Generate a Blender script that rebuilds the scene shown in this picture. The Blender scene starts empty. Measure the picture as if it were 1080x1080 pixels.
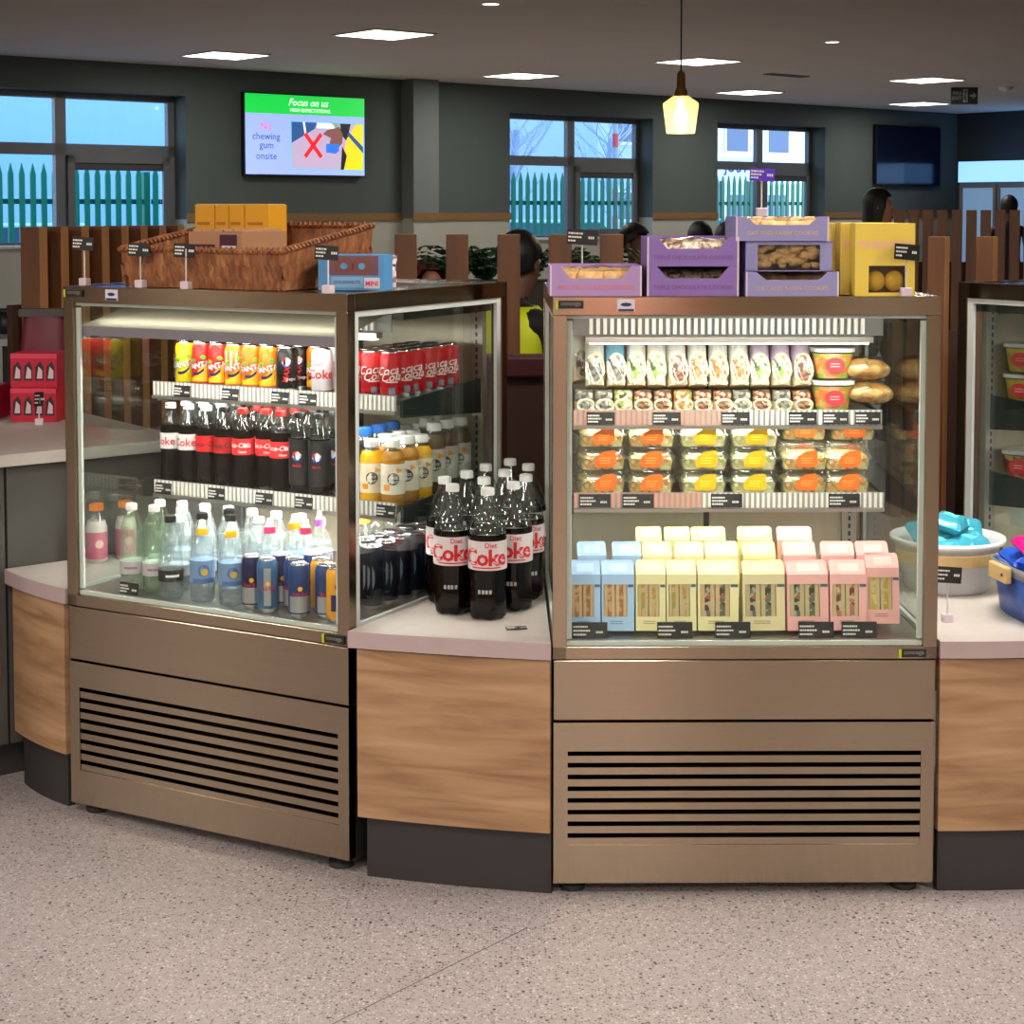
import bpy, bmesh, math, random
from mathutils import Vector, Matrix
R = math.radians
rnd = random.Random(7)
SC = bpy.context.scene
COL = SC.collection
# ------------------------------------------------------------------ camera
FP, PITCH, CY, CZ = 1753.5, .0562, 318.7, 1.607
cam = bpy.data.cameras.new('camera'); camo = bpy.data.objects.new('camera', cam); COL.objects.link(camo)
camo.location = (0, 0, CZ); camo.rotation_euler = (math.pi/2 - PITCH, 0, 0)
cam.sensor_width = 36; cam.lens = 36*FP/1080; cam.shift_y = -(540-CY)/1080; cam.clip_start = .05; cam.clip_end = 300
SC.camera = camo

def at(px, py, Y):
    "world point at depth Y seen in direction (px, py)"
    d = Vector((0, math.cos(PITCH), -math.sin(PITCH))); u = Vector((0, math.sin(PITCH), math.cos(PITCH)))
    r = d + Vector((1, 0, 0))*((px-540)/FP) + u*((CY-py)/FP)
    return r*(Y/r.y) + Vector((0, 0, CZ))

# ------------------------------------------------------------------ materials
def lin(c):
    return tuple(((v/255)/12.92 if v/255 <= .04045 else ((v/255+.055)/1.055)**2.4) for v in c)
MATS = {}
def mat(name, col, rough=.5, metal=0, noise=None, bump=None, emis=None, spec=.5, coat=0, stretch=(1, 1, 1)):
    if name in MATS: return MATS[name]
    m = bpy.data.materials.new(name); m.use_nodes = True; nt = m.node_tree; b = nt.nodes['Principled BSDF']
    c = lin(col) + (1,)
    b.inputs['Base Color'].default_value = c; b.inputs['Roughness'].default_value = rough; b.inputs['Metallic'].default_value = metal
    b.inputs['Specular IOR Level'].default_value = spec; b.inputs['Coat Weight'].default_value = coat
    if emis:
        b.inputs['Emission Color'].default_value = lin(emis[0]) + (1,); b.inputs['Emission Strength'].default_value = emis[1]
    if noise is None and not emis: noise = (14, .06)
    if noise or bump:
        tc = nt.nodes.new('ShaderNodeTexCoord'); mp = nt.nodes.new('ShaderNodeMapping'); mp.inputs['Scale'].default_value = stretch
        nt.links.new(tc.outputs['Object'], mp.inputs['Vector'])
        nz = nt.nodes.new('ShaderNodeTexNoise'); nz.inputs['Scale'].default_value = (noise or bump)[0]; nz.inputs['Detail'].default_value = 4
        nt.links.new(mp.outputs['Vector'], nz.inputs['Vector'])
        if noise:
            a = noise[1]; mx = nt.nodes.new('ShaderNodeMix'); mx.data_type = 'RGBA'
            mx.inputs[6].default_value = tuple(max(0, v*(1-a)) for v in c[:3]) + (1,); mx.inputs[7].default_value = tuple(min(1, v*(1+a)) for v in c[:3]) + (1,)
            nt.links.new(nz.outputs['Fac'], mx.inputs[0]); nt.links.new(mx.outputs[2], b.inputs['Base Color'])
        if bump:
            bp = nt.nodes.new('ShaderNodeBump'); bp.inputs['Strength'].default_value = bump[1]; bp.inputs['Distance'].default_value = bump[2] if len(bump) > 2 else .002
            nt.links.new(nz.outputs['Fac'], bp.inputs['Height']); nt.links.new(bp.outputs['Normal'], b.inputs['Normal'])
    MATS[name] = m; return m

def glass(name, tint=(245, 250, 248), base=.035, top=.55, rough=.015, milk=0):
    "clear sheet or shell: see-through with a sheen that grows at grazing angles"
    if name in MATS: return MATS[name]
    m = bpy.data.materials.new(name); m.use_nodes = True; nt = m.node_tree; nt.nodes.remove(nt.nodes['Principled BSDF'])
    o = nt.nodes['Material Output']; t = nt.nodes.new('ShaderNodeBsdfTransparent'); t.inputs['Color'].default_value = lin(tint) + (1,)
    g = nt.nodes.new('ShaderNodeBsdfGlossy'); g.inputs['Roughness'].default_value = rough
    lw = nt.nodes.new('ShaderNodeLayerWeight'); lw.inputs['Blend'].default_value = .5
    pw = nt.nodes.new('ShaderNodeMath'); pw.operation = 'POWER'; pw.inputs[1].default_value = 3.5; nt.links.new(lw.outputs['Facing'], pw.inputs[0])
    ml = nt.nodes.new('ShaderNodeMath'); ml.operation = 'MULTIPLY_ADD'; ml.inputs[1].default_value = top; ml.inputs[2].default_value = base
    nt.links.new(pw.outputs[0], ml.inputs[0])
    mx = nt.nodes.new('ShaderNodeMixShader'); nt.links.new(ml.outputs[0], mx.inputs[0]); nt.links.new(t.outputs[0], mx.inputs[1]); nt.links.new(g.outputs[0], mx.inputs[2])
    out = mx.outputs[0]
    if milk:
        df = nt.nodes.new('ShaderNodeBsdfDiffuse'); df.inputs[0].default_value = lin(tint)+(1,); tr = nt.nodes.new('ShaderNodeBsdfTranslucent'); tr.inputs[0].default_value = lin(tint)+(1,)
        a2 = nt.nodes.new('ShaderNodeMixShader'); a2.inputs[0].default_value = .5; nt.links.new(df.outputs[0], a2.inputs[1]); nt.links.new(tr.outputs[0], a2.inputs[2])
        m2 = nt.nodes.new('ShaderNodeMixShader'); m2.inputs[0].default_value = milk; nt.links.new(out, m2.inputs[1]); nt.links.new(a2.outputs[0], m2.inputs[2]); out = m2.outputs[0]
    nt.links.new(out, o.inputs['Surface']); MATS[name] = m; return m

def ramp_mat(name, stops, scale, rough=.5, kind='noise', stretch=(1, 1, 1), bump=0, detail=4, metal=0):
    "colour from a noise or cell texture through a ramp: wood, terrazzo, food"
    if name in MATS: return MATS[name]
    m = bpy.data.materials.new(name); m.use_nodes = True; nt = m.node_tree; b = nt.nodes['Principled BSDF']; b.inputs['Roughness'].default_value = rough; b.inputs['Metallic'].default_value = metal
    tc = nt.nodes.new('ShaderNodeTexCoord'); mp = nt.nodes.new('ShaderNodeMapping'); mp.inputs['Scale'].default_value = stretch
    nt.links.new(tc.outputs['Object'], mp.inputs['Vector'])
    if kind == 'noise':
        x = nt.nodes.new('ShaderNodeTexNoise'); x.inputs['Detail'].default_value = detail; x.inputs['Distortion'].default_value = .6; fo = x.outputs['Fac']
    else:
        x = nt.nodes.new('ShaderNodeTexVoronoi'); fo = x.outputs['Color']
    x.inputs['Scale'].default_value = scale; nt.links.new(mp.outputs['Vector'], x.inputs['Vector'])
    rp = nt.nodes.new('ShaderNodeValToRGB'); cr = rp.color_ramp
    while len(cr.elements) < len(stops): cr.elements.new(.5)
    for e, (p, c) in zip(cr.elements, stops): e.position = p; e.color = lin(c) + (1,)
    if kind == 'cells': cr.interpolation = 'CONSTANT'
    nt.links.new(fo, rp.inputs[0]); nt.links.new(rp.outputs[0], b.inputs['Base Color'])
    if bump:
        bp = nt.nodes.new('ShaderNodeBump'); bp.inputs['Strength'].default_value = bump; bp.inputs['Distance'].default_value = .003
        nt.links.new(x.outputs['Fac'] if kind == 'noise' else x.outputs['Distance'], bp.inputs['Height']); nt.links.new(bp.outputs['Normal'], b.inputs['Normal'])
    MATS[name] = m; return m

# ------------------------------------------------------------------ mesh builder
class MB:
    def __init__(s): s.v = []; s.f = []; s.m = []; s.s = []; s.M = None
    def add(s, vs, fs, m=0, sm=False):
        b = len(s.v)
        s.v += [tuple(s.M @ Vector(p)) if s.M else tuple(p) for p in vs]
        for i, f in enumerate(fs):
            s.f.append(tuple(b+k for k in f)); s.m.append(m[i] if isinstance(m, (list, tuple)) else m); s.s.append(sm)
        return s
    def box(s, x0, x1, y0, y1, z0, z1, m=0):
        v = [(x, y, z) for z in (z0, z1) for y in (y0, y1) for x in (x0, x1)]
        return s.add(v, [(0, 2, 3, 1), (4, 5, 7, 6), (0, 1, 5, 4), (2, 6, 7, 3), (0, 4, 6, 2), (1, 3, 7, 5)], m)
    def prism(s, poly, z0, z1, m=0, mside=None, axis='z'):
        n = len(poly)
        def P(a, b, c): return (a, b, c) if axis == 'z' else ((a, c, b) if axis == 'y' else (c, a, b))
        v = [P(x, y, z0) for x, y in poly] + [P(x, y, z1) for x, y in poly]
        fs = [tuple(range(n))[::-1], tuple(range(n, 2*n))] + [(i, (i+1) % n, n+(i+1) % n, n+i) for i in range(n)]
        ms = m if mside is None else [m, m] + [mside]*n
        return s.add(v, fs, ms)
    def lathe(s, prof, n=20, m=0, c=(0, 0, 0), sm=True, sx=1, sy=1):
        "prof: (r, z) bottom to top; m: one index or one per band"
        v = []
        for r, z in prof:
            for k in range(n):
                a = 2*math.pi*k/n; v.append((c[0]+r*sx*math.cos(a), c[1]+r*sy*math.sin(a), c[2]+z))
        fs, ms = [], []
        for i in range(len(prof)-1):
            for k in range(n):
                k2 = (k+1) % n; fs.append((i*n+k, i*n+k2, (i+1)*n+k2, (i+1)*n+k)); ms.append(m[i] if isinstance(m, (list, tuple)) else m)
        s.add(v, fs, ms, sm)
        b0 = m[0] if isinstance(m, (list, tuple)) else m; b1 = m[-1] if isinstance(m, (list, tuple)) else m
        if prof[0][0] > 1e-4: s.add(v[:n], [tuple(range(n))[::-1]], b0)
        if prof[-1][0] > 1e-4: s.add(v[-n:], [tuple(range(n))], b1)
        return s
    def tube(s, pts, r, n=8, m=0, closed=False):
        pts = [Vector(p) for p in pts]; v = []; N = len(pts)
        for i, p in enumerate(pts):
            a = pts[(i-1) % N] if (i or closed) else p; b = pts[(i+1) % N] if (i < N-1 or closed) else p
            t = (b-a).normalized(); u = t.orthogonal().normalized() if abs(t.z) > .95 else t.cross(Vector((0, 0, 1))).normalized(); w = t.cross(u)
            for k in range(n):
                q = 2*math.pi*k/n; v.append(p + u*(r*math.cos(q)) + w*(r*math.sin(q)))
        fs = []
        for i in range(N if closed else N-1):
            j = (i+1) % N
            for k in range(n): fs.append((i*n+k, i*n+(k+1) % n, j*n+(k+1) % n, j*n+k))
        s.add(v, fs, m, True)
        if not closed:
            s.add(v[:n], [tuple(range(n))], m); s.add(v[-n:], [tuple(range(n))[::-1]], m)
        return s
    def ball(s, c, r, m=0, n=14, k=9, sc=(1, 1, 1)):
        v = []; fs = []
        for i in range(k+1):
            a = math.pi*i/k
            for j in range(n):
                b = 2*math.pi*j/n; v.append((c[0]+r*sc[0]*math.sin(a)*math.cos(b), c[1]+r*sc[1]*math.sin(a)*math.sin(b), c[2]-r*sc[2]*math.cos(a)))
        for i in range(k):
            for j in range(n): fs.append((i*n+j, i*n+(j+1) % n, (i+1)*n+(j+1) % n, (i+1)*n+j))
        return s.add(v, fs, m, True)
    def grid(s, fn, nu, nv, m=0, sm=True, wrap=False):
        v = [fn(i/nu, j/nv) for j in range(nv+1) for i in range(nu+1)]; w = nu+1
        return s.add(v, [(j*w+i, j*w+i+1, (j+1)*w+i+1, (j+1)*w+i) for j in range(nv) for i in range(nu)], m, sm)
    def build(s, name, mats, parent=None, loc=None, bevel=0, solid=0, weld=False, yaw=0):
        me = bpy.data.meshes.new(name); me.from_pydata(s.v, [], s.f)
        for q in (mats if isinstance(mats, (list, tuple)) else [mats]): me.materials.append(q)
        me.polygons.foreach_set('material_index', s.m); me.polygons.foreach_set('use_smooth', s.s)
        if weld:
            bm = bmesh.new(); bm.from_mesh(me); bmesh.ops.remove_doubles(bm, verts=bm.verts, dist=1e-5); bmesh.ops.recalc_face_normals(bm, faces=bm.faces); bm.to_mesh(me); bm.free()
        me.update(); o = bpy.data.objects.new(name, me); COL.objects.link(o)
        if parent: o.parent = parent
        if loc is not None: o.location = loc
        o.rotation_euler.z = yaw
        if solid: d = o.modifiers.new('solid', 'SOLIDIFY'); d.thickness = solid; d.offset = 0
        if bevel: d = o.modifiers.new('bevel', 'BEVEL'); d.width = bevel; d.segments = 2; d.limit_method = 'ANGLE'
        return o

_TX = {}
def text_flat(body, size=1, bold=0, shear=0, spacing=1):
    key = (body, bold, shear, spacing)
    if key not in _TX:
        cu = bpy.data.curves.new('lettering', 'FONT'); cu.body = body; cu.size = 1; cu.resolution_u = 2; cu.offset = bold; cu.shear = shear; cu.space_character = spacing
        cu.align_x = 'CENTER'; cu.align_y = 'CENTER'; o = bpy.data.objects.new('lettering', cu); COL.objects.link(o)
        dg = bpy.context.evaluated_depsgraph_get(); me = bpy.data.meshes.new_from_object(o.evaluated_get(dg))
        bm = bmesh.new(); bm.from_mesh(me); bmesh.ops.triangulate(bm, faces=bm.faces)
        v = [tuple(p.co) for p in bm.verts]; bm.verts.index_update(); f = [tuple(q.index for q in k.verts) for k in bm.faces]
        bm.free(); bpy.data.meshes.remove(me); bpy.data.objects.remove(o); bpy.data.curves.remove(cu)
        x = [p[0] for p in v] or [0]; cx = (min(x)+max(x))/2; y = [p[1] for p in v] or [0]; cy = (min(y)+max(y))/2
        _TX[key] = ([(p[0]-cx, p[1]-cy) for p in v], f)
    v, f = _TX[key]
    return [(x*size, y*size) for x, y in v], f
def wrap_text(mb, body, size, r, z, a0=0, m=0, off=.0009, bold=0, shear=0, tilt=0, sx=1, spacing=1):
    v, f = text_flat(body, size, bold, shear, spacing); ct, st = math.cos(tilt), math.sin(tilt); o = []
    for x, y in v:
        x *= sx; x, y = x*ct-y*st, x*st+y*ct; t = x/r + a0; o.append(((r+off)*math.sin(t), -(r+off)*math.cos(t), z+y))
    mb.add(o, f, m)
def face_text(mb, body, size, cx, cz, y, m=0, bold=0, shear=0, tilt=0, sx=1, spacing=1):
    "lettering on a face looking along -y"
    v, f = text_flat(body, size, bold, shear, spacing); ct, st = math.cos(tilt), math.sin(tilt); o = []
    for x, q in v:
        x *= sx; x, q = x*ct-q*st, x*st+q*ct; o.append((cx+x, y, cz+q))
    mb.add(o, f, m)
def wrap_patch(mb, x0, x1, z0, z1, r, m, off=.0005, a0=0, n=5, fn=None):
    vs = []; fs = []
    for i in range(n+1):
        x = x0+(x1-x0)*i/n; t = x/r+a0; lo, hi = (z0, z1) if fn is None else fn(i/n)
        for z in (lo, hi): vs.append(((r+off)*math.sin(t), -(r+off)*math.cos(t), z))
    for i in range(n): fs.append((2*i, 2*i+2, 2*i+3, 2*i+1))
    mb.add(vs, fs, m)
def wrap_disc(mb, cx, cz, rad, r, m, off=.0007, a0=0, half=None, n=14):
    vs = []
    for i in range(n):
        a = 2*math.pi*i/n if half is None else half + math.pi*i/(n-1)
        t = (cx+rad*math.cos(a))/r+a0; vs.append(((r+off)*math.sin(t), -(r+off)*math.cos(t), cz+rad*math.sin(a)))
    mb.add(vs, [tuple(range(n))], m)

# ------------------------------------------------------------------ scene graph helpers
def tag(o, label=None, cat=None, group=None, kind=None):
    if label: o['label'] = label
    if cat: o['category'] = cat
    if group: o['group'] = group
    if kind: o['kind'] = kind
    return o
def thing(name, label, cat, loc=(0, 0, 0), yaw=0, group=None):
    o = bpy.data.objects.new(name, None); COL.objects.link(o); o.location = loc; o.rotation_euler = (0, 0, yaw); o.empty_display_size = .05
    return tag(o, label, cat, group)
def kids(o): return [c for c in KID.get(o.name, ())]
def dup(o, parent=None):
    c = o.copy(); COL.objects.link(c)
    if parent is not None: c.parent = parent
    for ch in list(o.children): dup(ch, c)
    return c
PROTO = {}
def place(make, key, loc, yaw, label, group, cat=None, tilt=None):
    "first use builds the thing, later uses copy it with its parts"
    if key not in PROTO: o = PROTO[key] = make()
    else: o = dup(PROTO[key])
    o.location = loc; o.rotation_euler = (tilt or 0, 0, yaw); tag(o, label, cat, group); return o
ORD = 'first second third fourth fifth sixth seventh eighth ninth tenth eleventh twelfth thirteenth fourteenth fifteenth'.split()
class Frame:
    def __init__(s, o, yaw): s.o = Vector(o); s.yaw = yaw; s.M = Matrix.Translation(s.o) @ Matrix.Rotation(yaw, 4, 'Z')
    def __call__(s, x, y, z): return s.M @ Vector((x, y, z))
W, D, H = .896, .788, 1.38
XL, YL, AL = -.3894, 3.9233, .4978
ZO = .025                                   # the fridges stand on short feet
FL = Frame((XL-W*math.cos(AL), YL+W*math.sin(AL), ZO), -AL)
FR = Frame((.0939, 3.8121, ZO), .0085)
FT = Frame((1.65, 3.92, ZO), R(32))
EXPO = 0.0
# ------------------------------------------------------------------ the room
UA = Vector((-4.649, 15.199, 0)); UD = Vector((.7671, .6416, 0)); UN = Vector((.6416, -.7671, 0)); UYAW = math.atan2(.6416, .7671)
def room(u, v, z=0): return UA + UD*u + UN*v + Vector((0, 0, z))
def rbox(mb, u0, u1, v0, v1, z0, z1, m=0):
    q = [room(u, v, z) for z in (z0, z1) for (u, v) in ((u0, v0), (u1, v0), (u1, v1), (u0, v1))]
    mb.add(q, [(0, 1, 2, 3), (7, 6, 5, 4), (0, 4, 5, 1), (1, 5, 6, 2), (2, 6, 7, 3), (3, 7, 4, 0)], m)
def struct(o): o['kind'] = 'structure'; return o
CEIL = 3.0
U0, U1, V1 = -14, 14.6, 21
# floor: pale terrazzo with dark and light chips
def floor_mat():
    m = bpy.data.materials.new('terrazzo'); m.use_nodes = True; nt = m.node_tree; b = nt.nodes['Principled BSDF']; b.inputs['Roughness'].default_value = .36; b.inputs['Specular IOR Level'].default_value = .35
    tc = nt.nodes.new('ShaderNodeTexCoord')
    def vor(s):
        v = nt.nodes.new('ShaderNodeTexVoronoi'); v.inputs['Scale'].default_value = s; nt.links.new(tc.outputs['Object'], v.inputs['Vector'])
        h = nt.nodes.new('ShaderNodeSeparateColor'); nt.links.new(v.outputs['Color'], h.inputs[0]); return v, h
    def mth(op, a, x):
        n = nt.nodes.new('ShaderNodeMath'); n.operation = op; nt.links.new(a, n.inputs[0])
        if isinstance(x, (int, float)): n.inputs[1].default_value = x
        else: nt.links.new(x, n.inputs[1])
        return n.outputs[0]
    def mix(f, a, c):
        n = nt.nodes.new('ShaderNodeMix'); n.data_type = 'RGBA'; nt.links.new(f, n.inputs[0])
        if isinstance(a, tuple): n.inputs[6].default_value = lin(a)+(1,)
        else: nt.links.new(a, n.inputs[6])
        n.inputs[7].default_value = lin(c)+(1,); return n.outputs[2]
    nz = nt.nodes.new('ShaderNodeTexNoise'); nz.inputs['Scale'].default_value = 60; nz.inputs['Detail'].default_value = 6; nt.links.new(tc.outputs['Object'], nz.inputs['Vector'])
    base = mix(nz.outputs['Fac'], (150, 139, 137), (172, 161, 159))
    for s, th, rad, colr in ((130, .72, .42, (190, 181, 178)), (150, .76, .42, (104, 94, 92)), (85, .90, .34, (58, 52, 51)), (240, .7, .45, (128, 117, 115))):
        v, h = vor(s); f = mth('MULTIPLY', mth('GREATER_THAN', h.outputs[0], th), mth('LESS_THAN', v.outputs['Distance'], rad)); base = mix(f, base, colr)
    nt.links.new(base, b.inputs['Base Color']); return m
mb = MB(); rbox(mb, U0, U1, 0, V1, -.1, 0); fl = struct(mb.build('floor', floor_mat()))
j = MB(); a = at(400, 1060, 3.3); b_ = at(545, 990, 3.6)
a = Vector((-.28, 3.28, 0)); b_ = Vector((.02, 3.62, 0)); dv = (b_-a).normalized(); nv = Vector((dv.y, -dv.x, 0))*.0016
a -= dv*1.2; b_ += dv*.02
j.add([a-nv+Vector((0, 0, .0004)), b_-nv+Vector((0, 0, .0004)), b_+nv+Vector((0, 0, .0004)), a+nv+Vector((0, 0, .0004))], [(0, 1, 2, 3)])
j.build('floor_joint', mat('joint', (96, 84, 80), .7), fl)
M_CEIL = mat('ceiling_paint', (206, 197, 184), .9, noise=(2, .05))
mb = MB(); rbox(mb, U0, U1, 0, V1, CEIL, CEIL+.1); struct(mb.build('ceiling', M_CEIL))
M_WALL = mat('wall_green_grey', (72, 81, 78), .85, noise=(3, .05)); M_DADO = mat('dado_cream', (158, 158, 146), .7, noise=(3, .04)); M_RAIL = mat('rail_oak', (122, 90, 50), .5, noise=(9, .2), stretch=(1, 1, 6))
WIN = [(-.52, 1.88), (6.03, 8.32), (9.48, 11.6)]
WZ0, WZ1 = 1.24, 2.71
def wall_piece(mb, u0, u1, z0, z1): # upper colour above 1.49, cream below
    if z0 < 1.5:
        rbox(mb, u0, u1, -.34, 0, z0, min(z1, 1.5), 1)
    if z1 > 1.5: rbox(mb, u0, u1, -.34, 0, max(z0, 1.5), z1, 0)
mb = MB(); cur = U0
for (a0, a1) in WIN:
    wall_piece(mb, cur, a0, 0, CEIL); wall_piece(mb, a0, a1, 0, WZ0); wall_piece(mb, a0, a1, WZ1, CEIL); cur = a1
wall_piece(mb, cur, U1+.3, 0, CEIL); struct(mb.build('wall_back', [M_WALL, M_DADO]))
mb = MB(); cur = U0
for a0, a1 in WIN + [(U1, U1)]:
    for s0, s1 in ([(cur, a0)] if not cur < 4.5 < a0 else [(cur, 4.5), (4.84, a0)]): rbox(mb, s0, s1, 0, .022, 1.48, 1.56)
    cur = a1
struct(mb.build('trim_1', M_RAIL))
mb = MB(); rbox(mb, 4.5, 4.84, 0, .22, 1.5, CEIL, 0); rbox(mb, 4.5, 4.84, 0, .22, 0, 1.5, 1); struct(mb.build('wall_pilaster', [mat('pilaster_paint', (100, 107, 104), .8), M_DADO]))
mb = MB(); rbox(mb, 4.48, 4.86, .22, .242, 1.48, 1.56); struct(mb.build('trim_2', M_RAIL))
mb = MB(); rbox(mb, U1, U1+.3, 0, V1, 0, CEIL); struct(mb.build('wall_right', mat('wall_dark', (42, 44, 44), .85)))
mb = MB(); rbox(mb, U0-.3, U0, 0, V1, 0, CEIL); struct(mb.build('wall_left', mat('wall_tan', (150, 130, 104), .85)))
mb = MB(); rbox(mb, U0, U1, V1, V1+.3, 0, CEIL, 0); [rbox(mb, a, b, V1-.02, V1, .0, 2.9, 1) for a, b in ((-10.5, -9.66), (-9.58, -9.53), (-9.44, -9.41), (-9.31, -9.24), (-9.12, -9.09))]
struct(mb.build('wall_front', [mat('wall_warm', (140, 120, 96), .85), mat('reflection_orange', (240, 84, 26), .6)]))  # orange strips added and shaped for the reflection in the fridge steel
# windows
M_FRM = mat('window_grey', (86, 89, 92), .45); M_PANE = glass('window_glass', (250, 252, 255), .04, .5); M_BLIND = mat('blind_dark', (52, 52, 54), .7)
for i, (a0, a1) in enumerate(WIN):
    um = (a0+a1)/2 + .0; f = MB(); v0, v1 = -.30, -.23; t = .07
    zt = 2.17
    for (x0, x1, y0, y1) in ((a0, a1, WZ0, WZ0+.05), (a0, a1, WZ1-.06, WZ1), (a0, a0+t, WZ0, WZ1), (a1-t, a1, WZ0, WZ1), (um-.055, um+.055, WZ0, WZ1), (a0, a1, zt-.055, zt+.055)):
        rbox(f, x0, x1, v0, v1, y0, y1)
    w = struct(f.build('window_%d' % (i+1), M_FRM))
    s = MB(); x0, x1, y0, y1 = um+.055, a1-t, WZ0+.05, zt-.055
    for q in ((x0, x1, y0, y0+.07), (x0, x1, y1-.07, y1), (x0, x0+.07, y0, y1), (x1-.07, x1, y0, y1)): rbox(s, q[0], q[1], v1, v1+.03, q[2], q[3])
    s.build('sash', M_FRM, w)
    s = MB(); rbox(s, x0+.07, x1-.07, v1-.01, v1+.015, y1-.14, y1-.06); s.build('trickle_vent', M_BLIND, w)
    for (p0, p1, q0, q1) in ((a0+t, um-.055, WZ0+.05, zt-.055), (a0+t, um-.055, zt+.055, WZ1-.06), (um+.055, a1-t, zt+.055, WZ1-.06), (um+.125, a1-t-.07, WZ0+.12, zt-.125)):
        s = MB(); rbox(s, p0, p1, -.27, -.264, q0, q1); s.build('pane', M_PANE, w)
    s = MB(); rbox(s, a0+.01, a1-.01, -.22, .03, WZ0, WZ0+.025); s.build('sill', mat('sill_white', (190, 188, 180), .4), w)
# ceiling panels, downlights, detectors
M_PAN = mat('panel_light', (255, 255, 255), .5, emis=((255, 250, 240), 5.0)); M_WHT = mat('white_plastic', (215, 213, 206), .4)
PANEL_W, DOWN_W = 25, 16
def lamp(name, loc, energy, size, color=(1, .95, .87), spot=None, rot=None):
    L = bpy.data.lights.new(name, 'AREA'); L.energy = energy; L.color = color; L.shape = 'RECTANGLE' if isinstance(size, tuple) else 'DISK'
    if isinstance(size, tuple): L.size, L.size_y = size
    else: L.size = size
    if spot: L.spread = spot
    o = bpy.data.objects.new(name, L); COL.objects.link(o); o.location = loc
    if rot: o.rotation_euler = rot
    return o
def panel():
    t = thing('ceiling_light', '', 'light'); d = MB(); d.box(-.285, .285, -.285, .285, -.012, -.004); d.build('diffuser', M_PAN, t)
    f = MB()
    for q in ((-.3, .3, -.3, -.285), (-.3, .3, .285, .3), (-.3, -.285, -.285, .285), (.285, .3, -.285, .285)): f.box(q[0], q[1], q[2], q[3], -.014, 0)
    f.build('frame', M_WHT, t); return t
VIS = [('above the wide window and lit screen', 1.55, 1.35), ('in front of the lit wall screen, second row out', 1.6, 3.75), ('above the pilaster and middle window', 5.1, 1.3), ('beside the hanging pendant lamp cord', 5.3, 3.65), ('above the window behind the pendant lamp', 8.8, 1.15), ('above the dark wall screen, second row out', 8.85, 3.65), ('nearest the exit sign and dark screen', 12.15, 1.12)]
for (w, u, v) in VIS:
    place(panel, 'panel', room(u, v, CEIL), UYAW, 'square white ceiling light panel ' + w, 'square ceiling light panels')
    lamp('panel_lamp', room(u, v, CEIL-.02), PANEL_W, (.56, .56), rot=(0, 0, UYAW))
def down():
    t = thing('downlight', '', 'light'); MB().lathe([(.055, -.004), (.055, -.001)], 20).build('lens', M_PAN, t)
    b = MB(); b.lathe([(.058, -.0015), (.075, -.008), (.078, 0)], 20); b.build('ring', M_WHT, t); return t
for (w, u, v) in (('round downlight above the counter with the screen beyond', 1.03, 5.79), ('small round downlight beyond the pendant lamp', 4.85, 5.62)):
    place(down, 'down', room(u, v, CEIL), 0, 'white ' + w + ' in the ceiling', 'round downlights')
    lamp('downlight_lamp', room(u, v, CEIL-.012), DOWN_W, .1)
# lamps over the serving side, behind and above the camera
for u in (-9.6, -6.2, -2.8):
    for v in (12.4, 15.6, 18.6): lamp('unseen_ceiling_lamp', room(u, v, CEIL-.02), 62, (.56, .56), rot=(0, 0, UYAW))
for u in (-10.2, -9.4): lamp('added_wall_lamp', room(u, V1-.55, CEIL-.02), 48, (.5, .2), (1, .9, .75), rot=(R(30), 0, UYAW))  # unseen lamps added to brighten the orange strips that the steel reflects
for u, v in ((-8.6, 9.4), (-11.6, 8.4), (-12, 11.6)): lamp('unseen_ceiling_lamp', room(u, v, CEIL-.02), 70, (.56, .56), rot=(0, 0, UYAW))  # unseen lamps added to lighten what the drinks fridge front mirrors
def detector():
    t = thing('smoke_detector', '', 'detector'); MB().lathe([(.05, -.045), (.075, -.03), (.08, 0)], 18).build('casing', M_WHT, t); MB().lathe([(.02, -.055), (.03, -.045)], 12).build('sensor', M_WHT, t); return t
for px, py, l in ((1017, 101, 'round smoke detector on the ceiling beside the exit sign'), (700, 12, 'flat ceiling speaker plate high above the pendant side')):
    pass
place(detector, 'det', room(11.2, 2.5, CEIL), 0, 'dark smoke detector on the ceiling above the exit sign', None)
place(detector, 'det', room(10.4, 3.6, CEIL), 0, 'white ceiling sensor beside the hanging exit sign', None)
t = thing('ceiling_vent', 'slim dark air vent in the ceiling near the pendant light', 'vent', room(7.2, 3.1, CEIL), UYAW)
m = MB(); m.box(-.3, .3, -.06, .06, -.012, 0); m.build('frame', mat('vent_grey', (120, 116, 108), .6), t); m = MB()
for k in range(4): m.box(-.28, .28, -.045+.025*k, -.033+.025*k, -.015, -.012)
m.build('slats', mat('vent_dark', (60, 58, 55), .6), t)
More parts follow.
